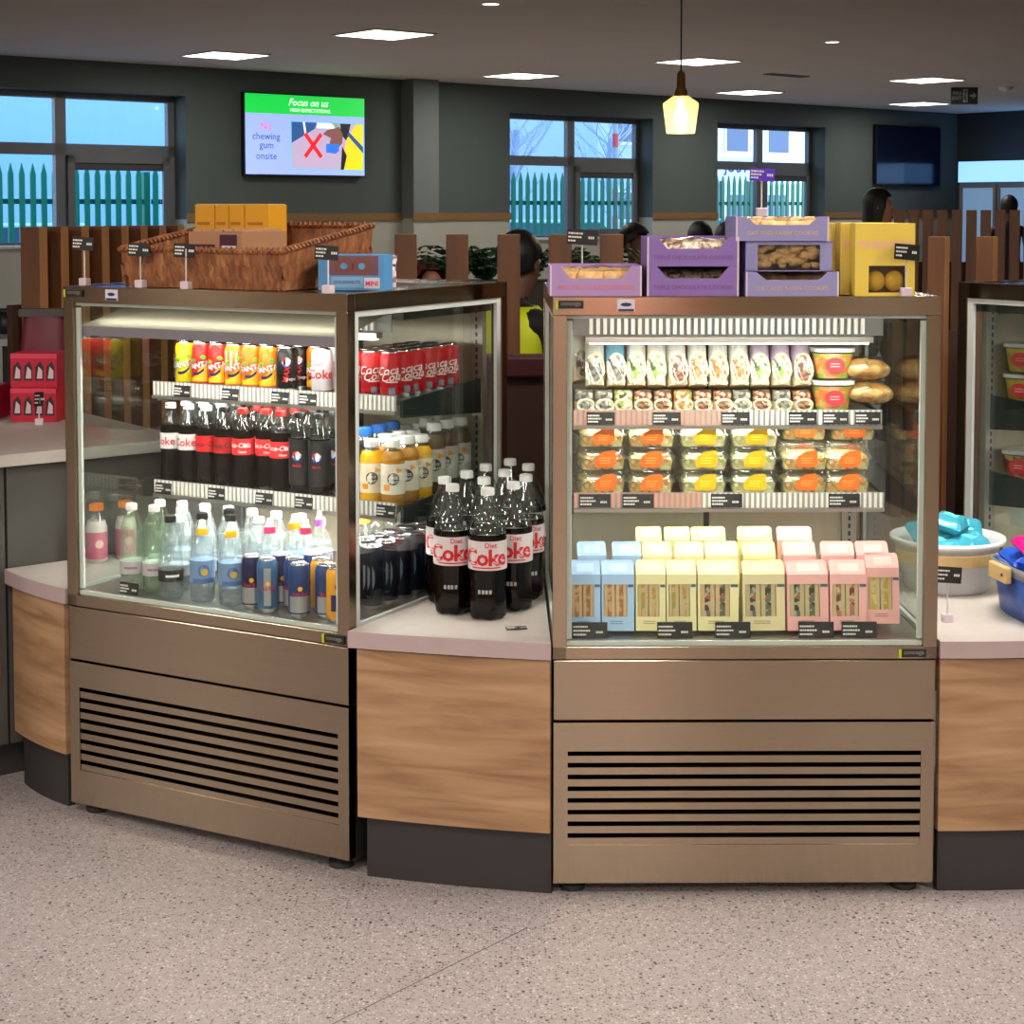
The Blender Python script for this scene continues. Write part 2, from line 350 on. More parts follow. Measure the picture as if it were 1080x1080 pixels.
# exit sign hung from the ceiling
p = at(1017, 101, 19.0); t = thing('exit_sign', 'black hanging exit sign with running figure and arrow', 'sign', (p.x, p.y, p.z), 0)
m = MB(); m.box(-.15, .15, -.015, .015, -.095, .095); m.build('board', mat('sign_black', (16, 20, 20), .5), t)
m = MB(); face_text(m, 'FIRE\nEXIT', .055, -.085, .0, -.017, bold=.02); m.box(-.02, .035, -.0165, -.0155, -.075, .075)
m.add([(.06, -.017, .012), (.095, -.017, .012), (.095, -.017, .04), (.135, -.017, 0), (.095, -.017, -.04), (.095, -.017, -.012), (.06, -.017, -.012)], [(0, 1, 2, 3, 4, 5, 6)])
m.build('symbols', mat('sign_grey', (120, 130, 124), .5), t)
m = MB(); m.ball((.012, -.019, .045), .011, n=8, k=5); m.tube([(.01, -.019, .03), (.004, -.019, -.01), (.016, -.019, -.035), (.008, -.019, -.06)], .006, 6); m.tube([(.002, -.019, -.01), (-.01, -.019, -.04)], .006, 6); m.build('running_figure', MATS['sign_black'], t)
m = MB(); m.tube([(-.11, 0, .095), (-.11, 0, CEIL-p.z)], .004, 6); m.build('hanger', M_WHT, t); m = MB(); m.tube([(.11, 0, .095), (.11, 0, CEIL-p.z)], .004, 6); m.build('hanger', M_WHT, t)
# pendant lamp
def frosted(name, col):
    m = bpy.data.materials.new(name); m.use_nodes = True; nt = m.node_tree; nt.nodes.remove(nt.nodes['Principled BSDF']); o = nt.nodes['Material Output']
    a = nt.nodes.new('ShaderNodeBsdfTransparent'); a.inputs[0].default_value = lin(col)+(1,); b = nt.nodes.new('ShaderNodeBsdfTranslucent'); b.inputs[0].default_value = lin(col)+(1,); g = nt.nodes.new('ShaderNodeBsdfGlossy'); g.inputs['Roughness'].default_value = .08
    x = nt.nodes.new('ShaderNodeMixShader'); x.inputs[0].default_value = .38; y = nt.nodes.new('ShaderNodeMixShader'); y.inputs[0].default_value = .1
    nt.links.new(a.outputs[0], x.inputs[1]); nt.links.new(b.outputs[0], x.inputs[2]); nt.links.new(x.outputs[0], y.inputs[1]); nt.links.new(g.outputs[0], y.inputs[2]); nt.links.new(y.outputs[0], o.inputs[0]); return m
p = at(718, 122, 8.0); t = thing('pendant_lamp', 'glass pendant lamp with glowing bulb hanging on a black cord', 'pendant lamp', (p.x, p.y, p.z), 0)
m = MB(); m.tube([(0, 0, .2), (0, 0, CEIL-p.z)], .004, 8); m.build('cord', mat('cord_black', (18, 18, 18), .6), t)
m = MB(); m.lathe([(.05, CEIL-p.z-.025), (.05, CEIL-p.z)], 18); m.build('ceiling_rose', MATS['cord_black'], t)
m = MB(); m.lathe([(.036, .085), (.03, .12), (.022, .135), (.02, .2), (.008, .215)], 18); m.build('lamp_holder', mat('brass_brown', (120, 84, 44), .35, .7), t)
m = MB(); m.lathe([(.064, -.086), (.068, -.082), (.086, .05), (.084, .06), (.034, .095)], 28); m.build('glass_shade', frosted('amber_glass', (255, 240, 212)), t)
m = MB(); m.ball((0, 0, -.005), .034, sc=(1, 1, 1.35)); m.lathe([(.016, .035), (.014, .08)], 12); m.build('bulb', mat('bulb_glow', (255, 240, 200), .4, emis=((255, 214, 140), 24)), t)
L = bpy.data.lights.new('pendant_glow', 'POINT'); L.energy = 8; L.color = (1, .8, .5); L.shadow_soft_size = .05; o = bpy.data.objects.new('pendant_glow', L); COL.objects.link(o); o.location = (p.x, p.y, p.z-.12)
# ------------------------------------------------------------------ wall screens
def screen_frame(u, label):
    t = thing('wall_screen', label, 'TV', room(u, .05, 2.36), UYAW)       # local -y looks into the room
    m = MB(); m.box(-.74, .74, -.03, .03, -.42, .42); m.build('casing', mat('screen_black', (10, 10, 12), .3), t, bevel=.006)
    m = MB(); m.box(-.2, .2, .03, .05, -.15, .15); m.build('wall_bracket', mat('bracket', (40, 40, 42), .5, .6), t); return t
def em(name, c, s=1.0): return mat(name, c, .4, emis=(c, s))
t = screen_frame(3.23, 'lit wall screen with green banner and no chewing gum notice')
E1 = 1.0
pal = [em('s_blue', (150, 172, 240), E1), em('s_green', (20, 200, 70), E1), em('s_white', (225, 250, 230), E1), em('s_red', (240, 30, 40), E1), em('s_ink', (50, 60, 110), E1), em('s_floor', (178, 160, 190), E1), em('s_navy', (40, 80, 140), E1), em('s_yellow', (225, 205, 30), E1), em('s_skin', (120, 78, 72), E1), em('s_dark', (22, 20, 30), E1), em('s_glove', (40, 110, 220), E1), em('s_pink', (240, 90, 140), E1), em('s_teal', (90, 190, 210), E1)]
m = MB()
def rect(x0, x1, z0, z1, y, k): m.add([(x0, y, z0), (x1, y, z0), (x1, y, z1), (x0, y, z1)], [(0, 1, 2, 3)], k)
def pl(pts, y, k): m.add([(a, y, b) for a, b in pts], [tuple(range(len(pts)))], k)
y = -.031; rect(-.725, .725, -.405, .405, y, 0); rect(-.725, .725, .21, .405, y-.001, 1)
face_text(m, 'Focus on us', .1, .03, .335, y-.002, 2, shear=.3, bold=.012); face_text(m, 'HIGH EXPECTATIONS', .05, .05, .255, y-.002, 2, bold=.02)
face_text(m, 'No', .1, -.48, .08, y-.002, 11); face_text(m, 'chewing', .1, -.48, -.03, y-.002, 4); face_text(m, 'gum', .1, -.48, -.13, y-.002, 4); face_text(m, 'onsite', .1, -.48, -.22, y-.002, 4)
rect(-.19, .715, -.355, .145, y-.001, 12); rect(-.18, .705, -.345, .135, y-.0015, 5)
pl([(-.18, .135), (.13, .135), (.1, .07), (-.18, -.08)], y-.002, 6); rect(.13, .42, .08, .135, y-.002, 2); pl([(.3, .135), (.55, .135), (.5, -.05), (.4, .05)], y-.002, 9)
pl([(.42, -.345), (.5, -.02), (.62, .135), (.705, .135), (.705, -.345)], y-.0025, 7); pl([(.5, .02), (.53, .05), (.705, -.1), (.705, -.17)], y-.003, 6); pl([(.42, -.345), (.46, -.345), (.5, -.2), (.44, -.1)], y-.003, 9)
pl([(.2, .02), (.25, .06), (.4, .1), (.45, .02), (.44, -.07), (.36, -.15), (.26, -.17), (.28, -.08), (.3, -.02)], y-.0035, 8); pl([(.24, -.08), (.4, -.08), (.4, -.15), (.36, -.18), (.24, -.17)], y-.004, 10)
for sg in (-1, 1):
    c0 = Vector((.08, -.1)); d = Vector((.1, .12*sg)); n = Vector((-d.y, d.x)).normalized()*.022; q = [c0-d+n, c0+d+n, c0+d-n, c0-d-n]; pl([(a.x, a.y) for a in q], y-.0045, 3)
pl([(-.045, .135), (-.02, .135), (.0, 0), (-.02, 0)], y-.003, 2)
m.build('display', pal, t)
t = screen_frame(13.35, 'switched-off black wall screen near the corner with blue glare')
m = MB(); y = -.031; rect(-.725, .725, -.405, .405, y, 0); m.build('display', mat('screen_off_glare', (10, 14, 36), .12, spec=.8), t)  # blue glare is put into the screen's base colour
# ------------------------------------------------------------------ outside the windows
GZ = -.05
m = MB(); rbox(m, -12, 40, -60, -.34, GZ-.1, GZ); struct(m.build('ground_outside', mat('tarmac', (150, 152, 156), .8)))
M_PALE = mat('palisade_green', (10, 120, 76), .5)
FV = -3.6
for k in range(7):
    u0 = .6+2.76*k
    t = thing('palisade_fence', 'green palisade fence bay, %s along from the wide window' % ORD[k], 'fence', room(u0, FV, GZ), UYAW, 'green palisade fence bays')
    m = MB()
    for i in range(20):
        x = .085+.1335*i; m.prism([(x-.033, 0.05), (x+.033, .05), (x+.033, 2.05), (x, 2.18), (x-.033, 2.05)], -.012, .012, axis='y')
    m.build('pale_slats', M_PALE, t)
    for z in (.45, 1.74): m = MB(); m.box(.05, 2.7, .012, .05, z-.03, z+.03); m.build('rail', mat('rail_green', (14, 70, 60), .5), t)
    m = MB(); m.box(-.04, .04, .05, .13, 0, 2.1); m.build('post', M_PALE, t)
def car(col, name):
    t = thing('car', '', 'car'); b = MB()
    prof = [(-2.1, .35), (-2.15, .7), (-1.9, .85), (-1.1, .92), (1.5, .92), (2.05, .8), (2.1, .4)]
    def sec(y, s): return [(x, y, .35+(z-.35)*s) for x, z in prof]
    rows = [(-.86, .8), (-.8, 1), (.8, 1), (.86, .8)]; v = []
    for y, s in rows: v += sec(y, s)
    n = len(prof); fs = [(i*n+k, i*n+(k+1) % n, (i+1)*n+(k+1) % n, (i+1)*n+k) for i in range(3) for k in range(n)] + [tuple(range(n))[::-1], tuple(range(3*n, 4*n))]
    b.add(v, fs, 0, True); b.build('body', mat('car_'+name, col, .3, coat=.4), t)
    g = MB(); low = [(-1.6, -.72), (-1.6, .72), (1.1, .72), (1.1, -.72)]; hi = [(-.9, -.58), (-.9, .58), (.5, .58), (.5, -.58)]
    g.add([(x, y, .9) for x, y in low] + [(x, y, 1.42) for x, y in hi], [(0, 1, 5, 4), (1, 2, 6, 5), (2, 3, 7, 6), (3, 0, 4, 7)]); g.build('window', mat('car_glass', (40, 52, 62), .1), t)
    r_ = MB(); r_.box(-.92, .52, -.6, .6, 1.4, 1.46); r_.build('roof', MATS['car_'+name], t, bevel=.03)
    for x in (-1.3, 1.3):
        for y in (-.8, .8):
            w = MB(); w.M = Matrix.Translation((x, y, .32)) @ Matrix.Rotation(math.pi/2, 4, 'X'); w.lathe([(.2, -.1), (.32, -.1), (.32, .1), (.2, .1)], 18, [0, 0, 0]); w.build('wheel', mat('tyre', (22, 22, 24), .8), t)
    return t
for i, (u, v, c, n, w) in enumerate(((3.4, -7, (225, 228, 232), 'white', 'white car parked beyond the fence outside the wide window'), (8.0, -8.6, (120, 150, 175), 'blue', 'light blue car parked beyond the fence behind the pilaster wall'), (13.3, -7.4, (228, 230, 232), 'white', 'white car beyond the fence outside the middle window'), (18.4, -7.8, (180, 190, 198), 'silver', 'silver car beyond the fence outside the far window'))):
    place(lambda: car(c, n), 'car'+n, room(u, v, GZ), UYAW, w, 'cars parked outside')
def building(name, label, u0, u1, v, d, h, col, cols, rows, z0, dz, wcol=(70, 90, 120)):
    t = thing(name, label, 'building', room((u0+u1)/2, v, GZ), UYAW); w = (u1-u0)/2
    m = MB(); m.box(-w, w, 0, d, 0, h); m.build('wall', mat(name+'_wall'+str(u0), col, .7, noise=(.6, .06), stretch=(12, 1, .3)), t)
    m = MB(); m.box(-w-.2, w+.2, -.2, d+.2, h, h+.25); m.build('roof', mat('roof_grey', (130, 138, 148), .7), t)
    for i in range(cols):
        for j_ in range(rows):
            x = -w+2*w*(i+.5)/cols; z = z0+dz*j_; q = MB(); q.box(x-.7, x+.7, -.06, .02, z, z+1.1); f = q.build('window', mat('far_frame', (226, 228, 230), .5), t)
            g = MB(); g.box(x-.6, x+.6, -.08, -.055, z+.1, z+1.0); g.build('pane', mat('far_pane', wcol, .2), f)
    return t
building('clad_building', 'pale blue clad building outside the wide window', -3, 15.5, -16, 8, 9, (150, 186, 226), 0, 0, 0, 0)
building('brick_building', 'pale grey block with dark windows outside the middle window', 31.5, 37, -26, 8, 8.5, (176, 190, 212), 2, 3, 1.2, 2.6)
building('office_building', 'white office with rows of windows outside the far window', 39, 56, -30, 8, 11, (205, 212, 222), 7, 4, 1.2, 2.6)
p = room(25.1, -14, 0); t = thing('notice_board', 'white board with dark lettering outside the far window', 'sign', (p.x, p.y, GZ), UYAW)
m = MB(); m.box(-.7, .7, -.03, .03, 2.35, 2.95); m.build('board', mat('board_white', (235, 236, 240), .5), t); m = MB(); face_text(m, 'JOUT', .36, 0, 2.66, -.034, bold=.03); m.build('lettering', mat('board_ink', (50, 60, 120), .5), t)
for x in (-.5, .5): m = MB(); m.box(x-.04, x+.04, -.03, .03, 0, 2.35); m.build('post', MATS['window_grey'], t)
p = room(19.06, -12, 0); t = thing('street_pole', 'red and white banded pole outside the middle window', 'pole', (p.x, p.y, GZ), 0)
m = MB(); m.lathe([(.06, 0), (.06, 5)], 12); m.build('pole', mat('pole_grey', (150, 155, 160), .5), t); m = MB()
for k in range(6): m.lathe([(.066, 1.2+.6*k), (.066, 1.5+.6*k)], 12)
m.build('red_bands', mat('band_red', (205, 60, 60), .5), t)
def tree(seed):
    t = thing('bare_tree', '', 'tree'); rr = random.Random(seed); m = MB(); tw = MB()
    m.tube([(0, 0, 0), (.05, 0, 1.2), (0, .05, 2.4), (.1, 0, 3.6)], .09, 8); m.build('trunk', mat('bark_in_haze', (160, 164, 172), .9), t)  # bark paled, haze put into its colour
    for k in range(26):
        a = rr.uniform(0, 6.28); z = rr.uniform(1.4, 3.4); L_ = rr.uniform(.8, 1.8); p0 = Vector((.04, 0, z)); p1 = p0+Vector((math.cos(a)*L_*.6, math.sin(a)*L_*.6, L_*.5)); p2 = p1+Vector((math.cos(a+.5)*L_*.4, math.sin(a+.5)*L_*.4, L_*.5))
        tw.tube([p0, p1, p2], .02, 5); tw.tube([p1, p1+Vector((math.cos(a-1)*.5, math.sin(a-1)*.5, .6))], .013, 5)
    tw.build('branches', mat('twig_in_haze', (178, 184, 196), .9), t); return t  # pale branch colour has the distance haze painted in
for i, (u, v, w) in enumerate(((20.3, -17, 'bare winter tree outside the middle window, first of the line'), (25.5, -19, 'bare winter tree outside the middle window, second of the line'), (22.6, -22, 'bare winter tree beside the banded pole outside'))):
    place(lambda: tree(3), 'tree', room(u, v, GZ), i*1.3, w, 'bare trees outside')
# ------------------------------------------------------------------ sky
wd = bpy.data.worlds.new('sky'); SC.world = wd; wd.use_nodes = True; nt = wd.node_tree; bg = nt.nodes['Background']
tc = nt.nodes.new('ShaderNodeTexCoord'); sp = nt.nodes.new('ShaderNodeSeparateXYZ'); nt.links.new(tc.outputs['Generated'], sp.inputs[0])
rp = nt.nodes.new('ShaderNodeValToRGB'); e = rp.color_ramp.elements; e[0].position = .0; e[0].color = lin((222, 238, 248))+(1,); e[1].position = .45; e[1].color = lin((96, 160, 226))+(1,)
nt.links.new(sp.outputs[2], rp.inputs[0]); nt.links.new(rp.outputs[0], bg.inputs[0]); bg.inputs[1].default_value = 5.0
# ------------------------------------------------------------------ back-of-room fridge with lit sign
c0 = room(13.88, .55); t = thing('glass_door_cooler', 'tall glass-door cooler with bright blue-white sign on top, far corner', 'fridge', (c0.x, c0.y, 0), UYAW-math.pi/2)
# local x runs along the wall towards the camera side, local -y looks into the room
m = MB(); m.box(0, 1.9, .02, .68, .05, 1.98); m.box(0, 1.9, 0.0, .02, .05, .25)
m.build('cabinet', mat('cooler_grey', (84, 92, 100), .5), t)
m = MB(); m.box(0, 1.9, -.02, .66, 1.98, 2.27); m.build('sign_box', mat('cooler_sign', (170, 210, 255), .4, emis=((120, 180, 255), 1.25)), t)
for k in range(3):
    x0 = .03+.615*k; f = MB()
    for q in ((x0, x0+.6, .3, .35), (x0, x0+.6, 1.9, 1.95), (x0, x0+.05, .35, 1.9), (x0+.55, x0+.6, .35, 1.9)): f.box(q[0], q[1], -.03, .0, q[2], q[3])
    d = f.build('door', MATS['window_grey'], t); g = MB(); g.box(x0+.05, x0+.55, -.015, -.005, .35, 1.9); g.build('pane', mat('cooler_inside_glow', (120, 150, 185), .25, emis=((120, 160, 205), .35)), d)  # pane itself glows, standing for the lit inside of the cooler
    h = MB(); h.tube([(x0+.52, -.05, .9), (x0+.52, -.05, 1.3)], .01, 8); h.build('handle', M_WHT, d)
m = MB()
for x in (.1, 1.8):
    for yy in (.1, .6): m.box(x-.03, x+.03, yy-.03, yy+.03, 0, .05)
m.build('feet', MATS['screen_black'], t)
# ------------------------------------------------------------------ display fridges
M_STEEL = mat('brushed_steel', (163, 147, 128), .16, 1, noise=(5, .07), stretch=(1, 1, 40))
def brushed(m):
    nt = m.node_tree; b = nt.nodes['Principled BSDF']; b.inputs['Anisotropic'].default_value = .93; b.inputs['Anisotropic Rotation'].default_value = .25
    t = nt.nodes.new('ShaderNodeTangent'); t.direction_type = 'RADIAL'; t.axis = 'Z'; nt.links.new(t.outputs[0], b.inputs['Tangent'])
brushed(M_STEEL)
M_STEEL2 = mat('shelf_steel', (200, 198, 192), .32, 1, noise=(5, .05)); M_GASK = mat('gasket_grey', (206, 209, 204), .45); M_INN = mat('inner_dark', (44, 42, 40), .6)
M_GL = glass('fridge_glass', (250, 253, 251), .025, .4); M_GLS = glass('fridge_end_glass', (248, 252, 250), .085, .5); M_BACK = mat('inner_back_beige', (196, 186, 164), .35, .25, noise=(3, .12), stretch=(14, 1, .4))
M_LED = mat('led_strip', (255, 255, 250), .5, emis=((255, 252, 240), 7)); M_INNW = mat('canopy_white', (150, 142, 126), .4); M_BLK = mat('tag_black', (22, 21, 22), .5); M_INK = mat('tag_white_print', (225, 222, 215), .6)
M_BRK = mat('bracket_dark', (46, 52, 52), .5, .3); M_LILAC = mat('lamp_holder_lilac', (150, 138, 152), .4, .3)
M_YG = mat('badge_yellow', (190, 190, 30), .5); M_STKR = mat('sticker_white', (215, 212, 222), .5); M_NAVY = mat('sticker_navy', (40, 36, 90), .5); M_STRIPE = mat('rail_stripe', (232, 228, 218), .5); M_STRIPE2 = mat('rail_gap', (160, 158, 152), .4, .3)
M_PINKRAIL = mat('rail_salmon', (222, 150, 132), .5)
def badge(parent, x, z, y=-.0045):
    m = MB(); m.box(x, x+.058, y, y+.004, z-.009, z+.009, 0); m.box(x-.006, x, y, y+.004, z-.011, z+.009, 1); face_text(m, 'concega', .0145, x+.029, z, y-.0006, 2, bold=.02); m.build('maker_badge', [M_BLK, M_YG, mat('badge_print', (120, 118, 110), .6)], parent)
def make_fridge(name, label, F, lamp_front, rail_z, rail_d, inset, tint=None, badge_low=.826):
    t = thing(name, label, 'display fridge', F.o, F.yaw)
    # base: carcass, upper fascia, vent panel with louvres
    m = MB(); m.box(.004, W-.004, .03, D, .0, .5, 0); m.build('carcass', M_INN, t)
    m = MB(); m.box(.003, W-.003, 0, .03, .392, .533); m.build('fascia', M_STEEL, t, bevel=.002)
    tl = (.004, .012) if name == 'drinks_fridge' else (.004, .004)
    m = MB(); X0, X1, Z0, Z1 = .036, .862, .095, .318
    def lowz(x): return tl[0]+(tl[1]-tl[0])*x/W
    m.add([(.003, 0, lowz(0)), (W-.003, 0, lowz(W)), (W-.003, .028, lowz(W)), (.003, .028, lowz(0)), (.003, 0, Z0), (W-.003, 0, Z0), (W-.003, .028, Z0), (.003, .028, Z0)], [(0, 1, 5, 4), (3, 2, 1, 0), (1, 2, 6, 5), (2, 3, 7, 6), (3, 0, 4, 7), (4, 5, 6, 7)])
    m.box(.003, W-.003, 0, .028, Z1, .386); m.box(.003, X0, 0, .028, Z0, Z1); m.box(X1, W-.003, 0, .028, Z0, Z1)
    vp = m.build('vent_panel', M_STEEL, t); m = MB(); n = 8; pt = (Z1-Z0)/n
    for k in range(n):
        z = Z0+pt*k; v = [(x, y, zz) for x in (X0, X1) for y, zz in ((.002, z), (.002, z+pt*.6), (.024, z+pt*.86), (.024, z+pt*.7), (.006, z))]
        m.add(v, [(0, 1, 6, 5), (1, 2, 7, 6), (2, 3, 8, 7), (3, 4, 9, 8), (4, 0, 5, 9)])
    m.build('louvres', M_STEEL, vp); m = MB(); m.box(X0, X1, .0245, .0275, Z0, Z1); m.build('vent_backing', mat('vent_black', (14, 13, 12), .8), vp)
    for x in (.05, W-.06):
        for y in (.05, D-.06):
            m = MB(); m.lathe([(.03, -.025), (.032, -.012), (.016, -.012), (.016, .002)], 14, c=(x, y, 0)); m.build('foot', mat('foot_rubber', (34, 32, 30), .7), t)
    # upper frame
    b = .033; m = MB(); z0, z1 = .535, H
    for x in (0, W-b):
        m.box(x, x+b, 0, b, z0, z1-.043); m.box(x, x+b, D-b, D, z0, z1-.043)
    m.box(0, W, 0, b, z0, z0+.03); m.box(0, W, D-b, D, z0, z0+.03); m.box(0, b, b, D-b, z0, z0+.03); m.box(W-b, W, b, D-b, z0, z0+.03)
    m.box(0, W, 0, b, z1-.043, z1); m.box(0, W, D-b, D, z1-.043, z1); m.box(0, b, b, D-b, z1-.043, z1); m.box(W-b, W, b, D-b, z1-.043, z1)
    fr = m.build('frame', M_STEEL, t, bevel=.0015); m = MB(); m.box(b, W-b, b, D-b, z1-.02, z1-.002); m.build('roof_plate', M_STEEL, t)
    badge(t, .012, 1.362, -.0045); badge(t, badge_low, .549, -.0045)
    m = MB(); m.box(.148, .188, -.003, -.0004, 1.346, 1.374, 0); m.lathe([(.013, -.0045), (.013, -.003)], 16, 1, c=(0, 0, 0)) if False else None
    v = [(.168+.013*math.cos(k*.4488), -.0034, 1.362+.0045*math.sin(k*.4488)) for k in range(14)]; m.add(v, [tuple(range(14))], 1); m.box(.15, .186, -.0034, -.0028, 1.3465, 1.352, 1)
    m.build('sticker', [M_STKR, M_NAVY], t)
    # glass: front and both ends in pale gaskets
    za, zb = z0+.03, z1-.043
    def gasket(a0, a1, fn):
        q = MB()
        for (s0, s1, q0, q1) in ((a0, a1, za, za+.016), (a0, a1, zb-.014, zb), (a0, a0+.02, za+.016, zb-.014), (a1-.02, a1, za+.016, zb-.014)): fn(q, s0, s1, q0, q1)
        return q
    gasket(b, W-b, lambda q, s0, s1, q0, q1: q.box(s0+(0.008 if s1-s0 < .03 and s0 > .4 else 0), s1-(0.008 if s1-s0 < .03 and s0 < .4 else 0), .012, .02, q0+(.006 if q0 > .6 and q1-q0 < .03 else 0), q1-(.006 if q0 < .6 and q1-q0 < .03 else 0))).build('gasket', M_GASK, t)
    m = MB(); m.box(b, W-b, .006, .011, za, zb); m.build('front_pane', M_GL, t)
    for x, sg in ((.0, 1), (W, -1)):
        gasket(b, D-b, lambda q, s0, s1, q0, q1: q.box(min(x+sg*.004, x+sg*.014), max(x+sg*.004, x+sg*.014), s0, s1, q0, q1)).build('gasket', M_GASK, t)
        m = MB(); m.box(min(x+sg*.016, x+sg*.021), max(x+sg*.016, x+sg*.021), b, D-b, za, zb); m.build('side_pane', M_GLS, t)
    # interior: deck, rear doors, uprights, canopy, shelves
    m = MB(); m.box(b-.01, W-b+.01, .024, D-b, .545, .575); m.build('deck', M_STEEL2, t)
    for k, (x0, x1) in enumerate(((.075, .44), (.456, .82))):
        m = MB(); m.box(x0, x1, D-.06, D-.05, .58, 1.29); m.build('rear_door', M_BACK, t)
    m = MB(); m.box(.44, .456, D-.06, D-.045, .575, 1.3); m.build('door_stile', M_INN, t)
    for x in (.036, W-.076):
        m = MB(); m.box(x, x+.04, D-.075, D-.055, .575, 1.33, 0)
        for k in range(34): m.box(x+.017, x+.023, D-.0765, D-.075, .6+.021*k, .612+.021*k, 1)
        m.build('upright', [mat('upright_grey', (176, 170, 160), .4, .5), M_INN], t)
    m = MB(); m.box(b, W-b, .3, D-b, 1.3, z1-.02); m.build('canopy', M_INN if not lamp_front else mat('canopy_dark', (52, 52, 48), .6), t)
    # ribbed light panel across the canopy
    if lamp_front is not None:
        x0, x1 = (.1, .79); m = MB(); m.box(x0-.04, x1+.04, .296, .3, 1.267, 1.325, 2); nr = 40
        for k in range(nr): a0 = x0+(x1-x0)*k/nr; m.box(a0, a0+(x1-x0)/nr*.5, .285, .296, 1.272, 1.32, 0)
        m.build('ribbed_light_panel', [mat('rib_white', (250, 248, 240), .5), M_INN, mat('rib_back', (120, 119, 116), .5)], t)
        m = MB(); m.box(.09, .80, .27, .3, 1.252, 1.266); hb = m.build('lamp_bar', M_STEEL2, t)
        m = MB(); m.box(.1, .79, .274, .296, 1.248, 1.252); m.build('led', M_LED, hb)
        if lamp_front:
            m = MB(); m.box(b, W-b, .026, .05, 1.25, 1.274); m.build('front_lamp_bar', M_LILAC, t)
            m = MB(); m.add([(b, .03, 1.274), (W-b, .03, 1.274), (W-b, .29, 1.335), (b, .29, 1.335)], [(3, 2, 1, 0)]); m.build('light_cover', M_INNW, t, solid=.002)
    for (z, d, fl_) in ((rail_z[0], rail_d[0], 0), (rail_z[1], rail_d[1], 1)):
        s = MB(); s.box(inset, W-inset, d+.004, D-.09, z-.012, z); sh = s.build('shelf', M_STEEL2, t)
        s = MB(); s.box(inset, W-inset, d-.006, d+.004, z-.036, z-.027, 2); s.box(inset, W-inset, d+.001, d+.004, z-.027, z+.012, 1); n = 58
        pink = (name == 'food_fridge')
        for k in range(n):
            a0 = inset+(W-2*inset)*k/n; xx = (k+.5)/n
            mi = 3 if pink and xx < (.5 if not fl_ else .42) else 0
            s.box(a0+.0015, a0+(W-2*inset)/n*.62, d-.001, d+.001, z-.026, z+.011, mi)
        s.build('price_rail', [M_STRIPE, M_STRIPE2, M_STEEL2, M_PINKRAIL], sh)
        for x in (inset-.008, W-inset):
            s = MB(); s.add([(x, d+.02, z-.045), (x, D-.07, z-.075), (x, D-.07, z+.02), (x, d+.02, z-.002)] + [(x+.008, d+.02, z-.045), (x+.008, D-.07, z-.075), (x+.008, D-.07, z+.02), (x+.008, d+.02, z-.002)], [(3, 2, 1, 0), (4, 5, 6, 7), (0, 1, 5, 4), (1, 2, 6, 5), (2, 3, 7, 6), (3, 0, 4, 7)]); s.build('shelf_bracket', M_BRK, sh)
        s = MB(); s.box(inset+.03, W-inset-.03, d+.03, d+.045, z-.02, z-.0125); s.build('shelf_led', M_LED, sh)
        c = F(W/2, d+.04, z-.022); lamp('fridge_lamp', c, LE[name][fl_], (W-2*inset-.06, .02), (1, .98, .92), rot=(R(-8), 0, F.yaw))
    if lamp_front is not None:
        lamp('fridge_lamp', F(W/2, .286, 1.2465), LE[name][2], (.7, .03), (1, .97, .9), rot=(R(0), 0, F.yaw))
        lamp('fridge_lamp', F(W/2, .06, 1.322 if not lamp_front else 1.245), LE[name][3], (W-.12, .02), (1, .97, .9), rot=(R(52), 0, F.yaw))
    lamp('fridge_lamp', F(W/2, .045, 1.247 if lamp_front else 1.328), LE[name][4], (W-.14, .012), (1, .98, .93), rot=(R(14), 0, F.yaw), spot=R(110))
    if lamp_front: lamp('fridge_lamp', F(W/2, .06, 1.324), 1.0, (W-.12, .02), (1, .97, .9), rot=(R(40), 0, F.yaw))  # extra lamp without a fitting, added to brighten the light cover
    return t
LE = {'drinks_fridge': (2.6, 12, 1.2, 2.0, 2.6), 'food_fridge': (1.4, 1.7, .8, 1.6, 2.3), 'corner_fridge': (3, 3, 2, 2, 1)}
SL = (1.094, .82); SR = (1.068, .866); SDL = (.29, .29); SDR = (.315, .28)
make_fridge('drinks_fridge', 'stainless steel glass display fridge full of cans and drink bottles', FL, True, SL, SDL, .05)
make_fridge('food_fridge', 'stainless steel glass display fridge of wraps, salads and sandwiches', FR, False, SR, SDR, .062, badge_low=.812)
make_fridge('corner_fridge', 'stainless steel display fridge beside the snack baskets, partly out of frame', FT, False, (1.05, .84), (.3, .3), .06)

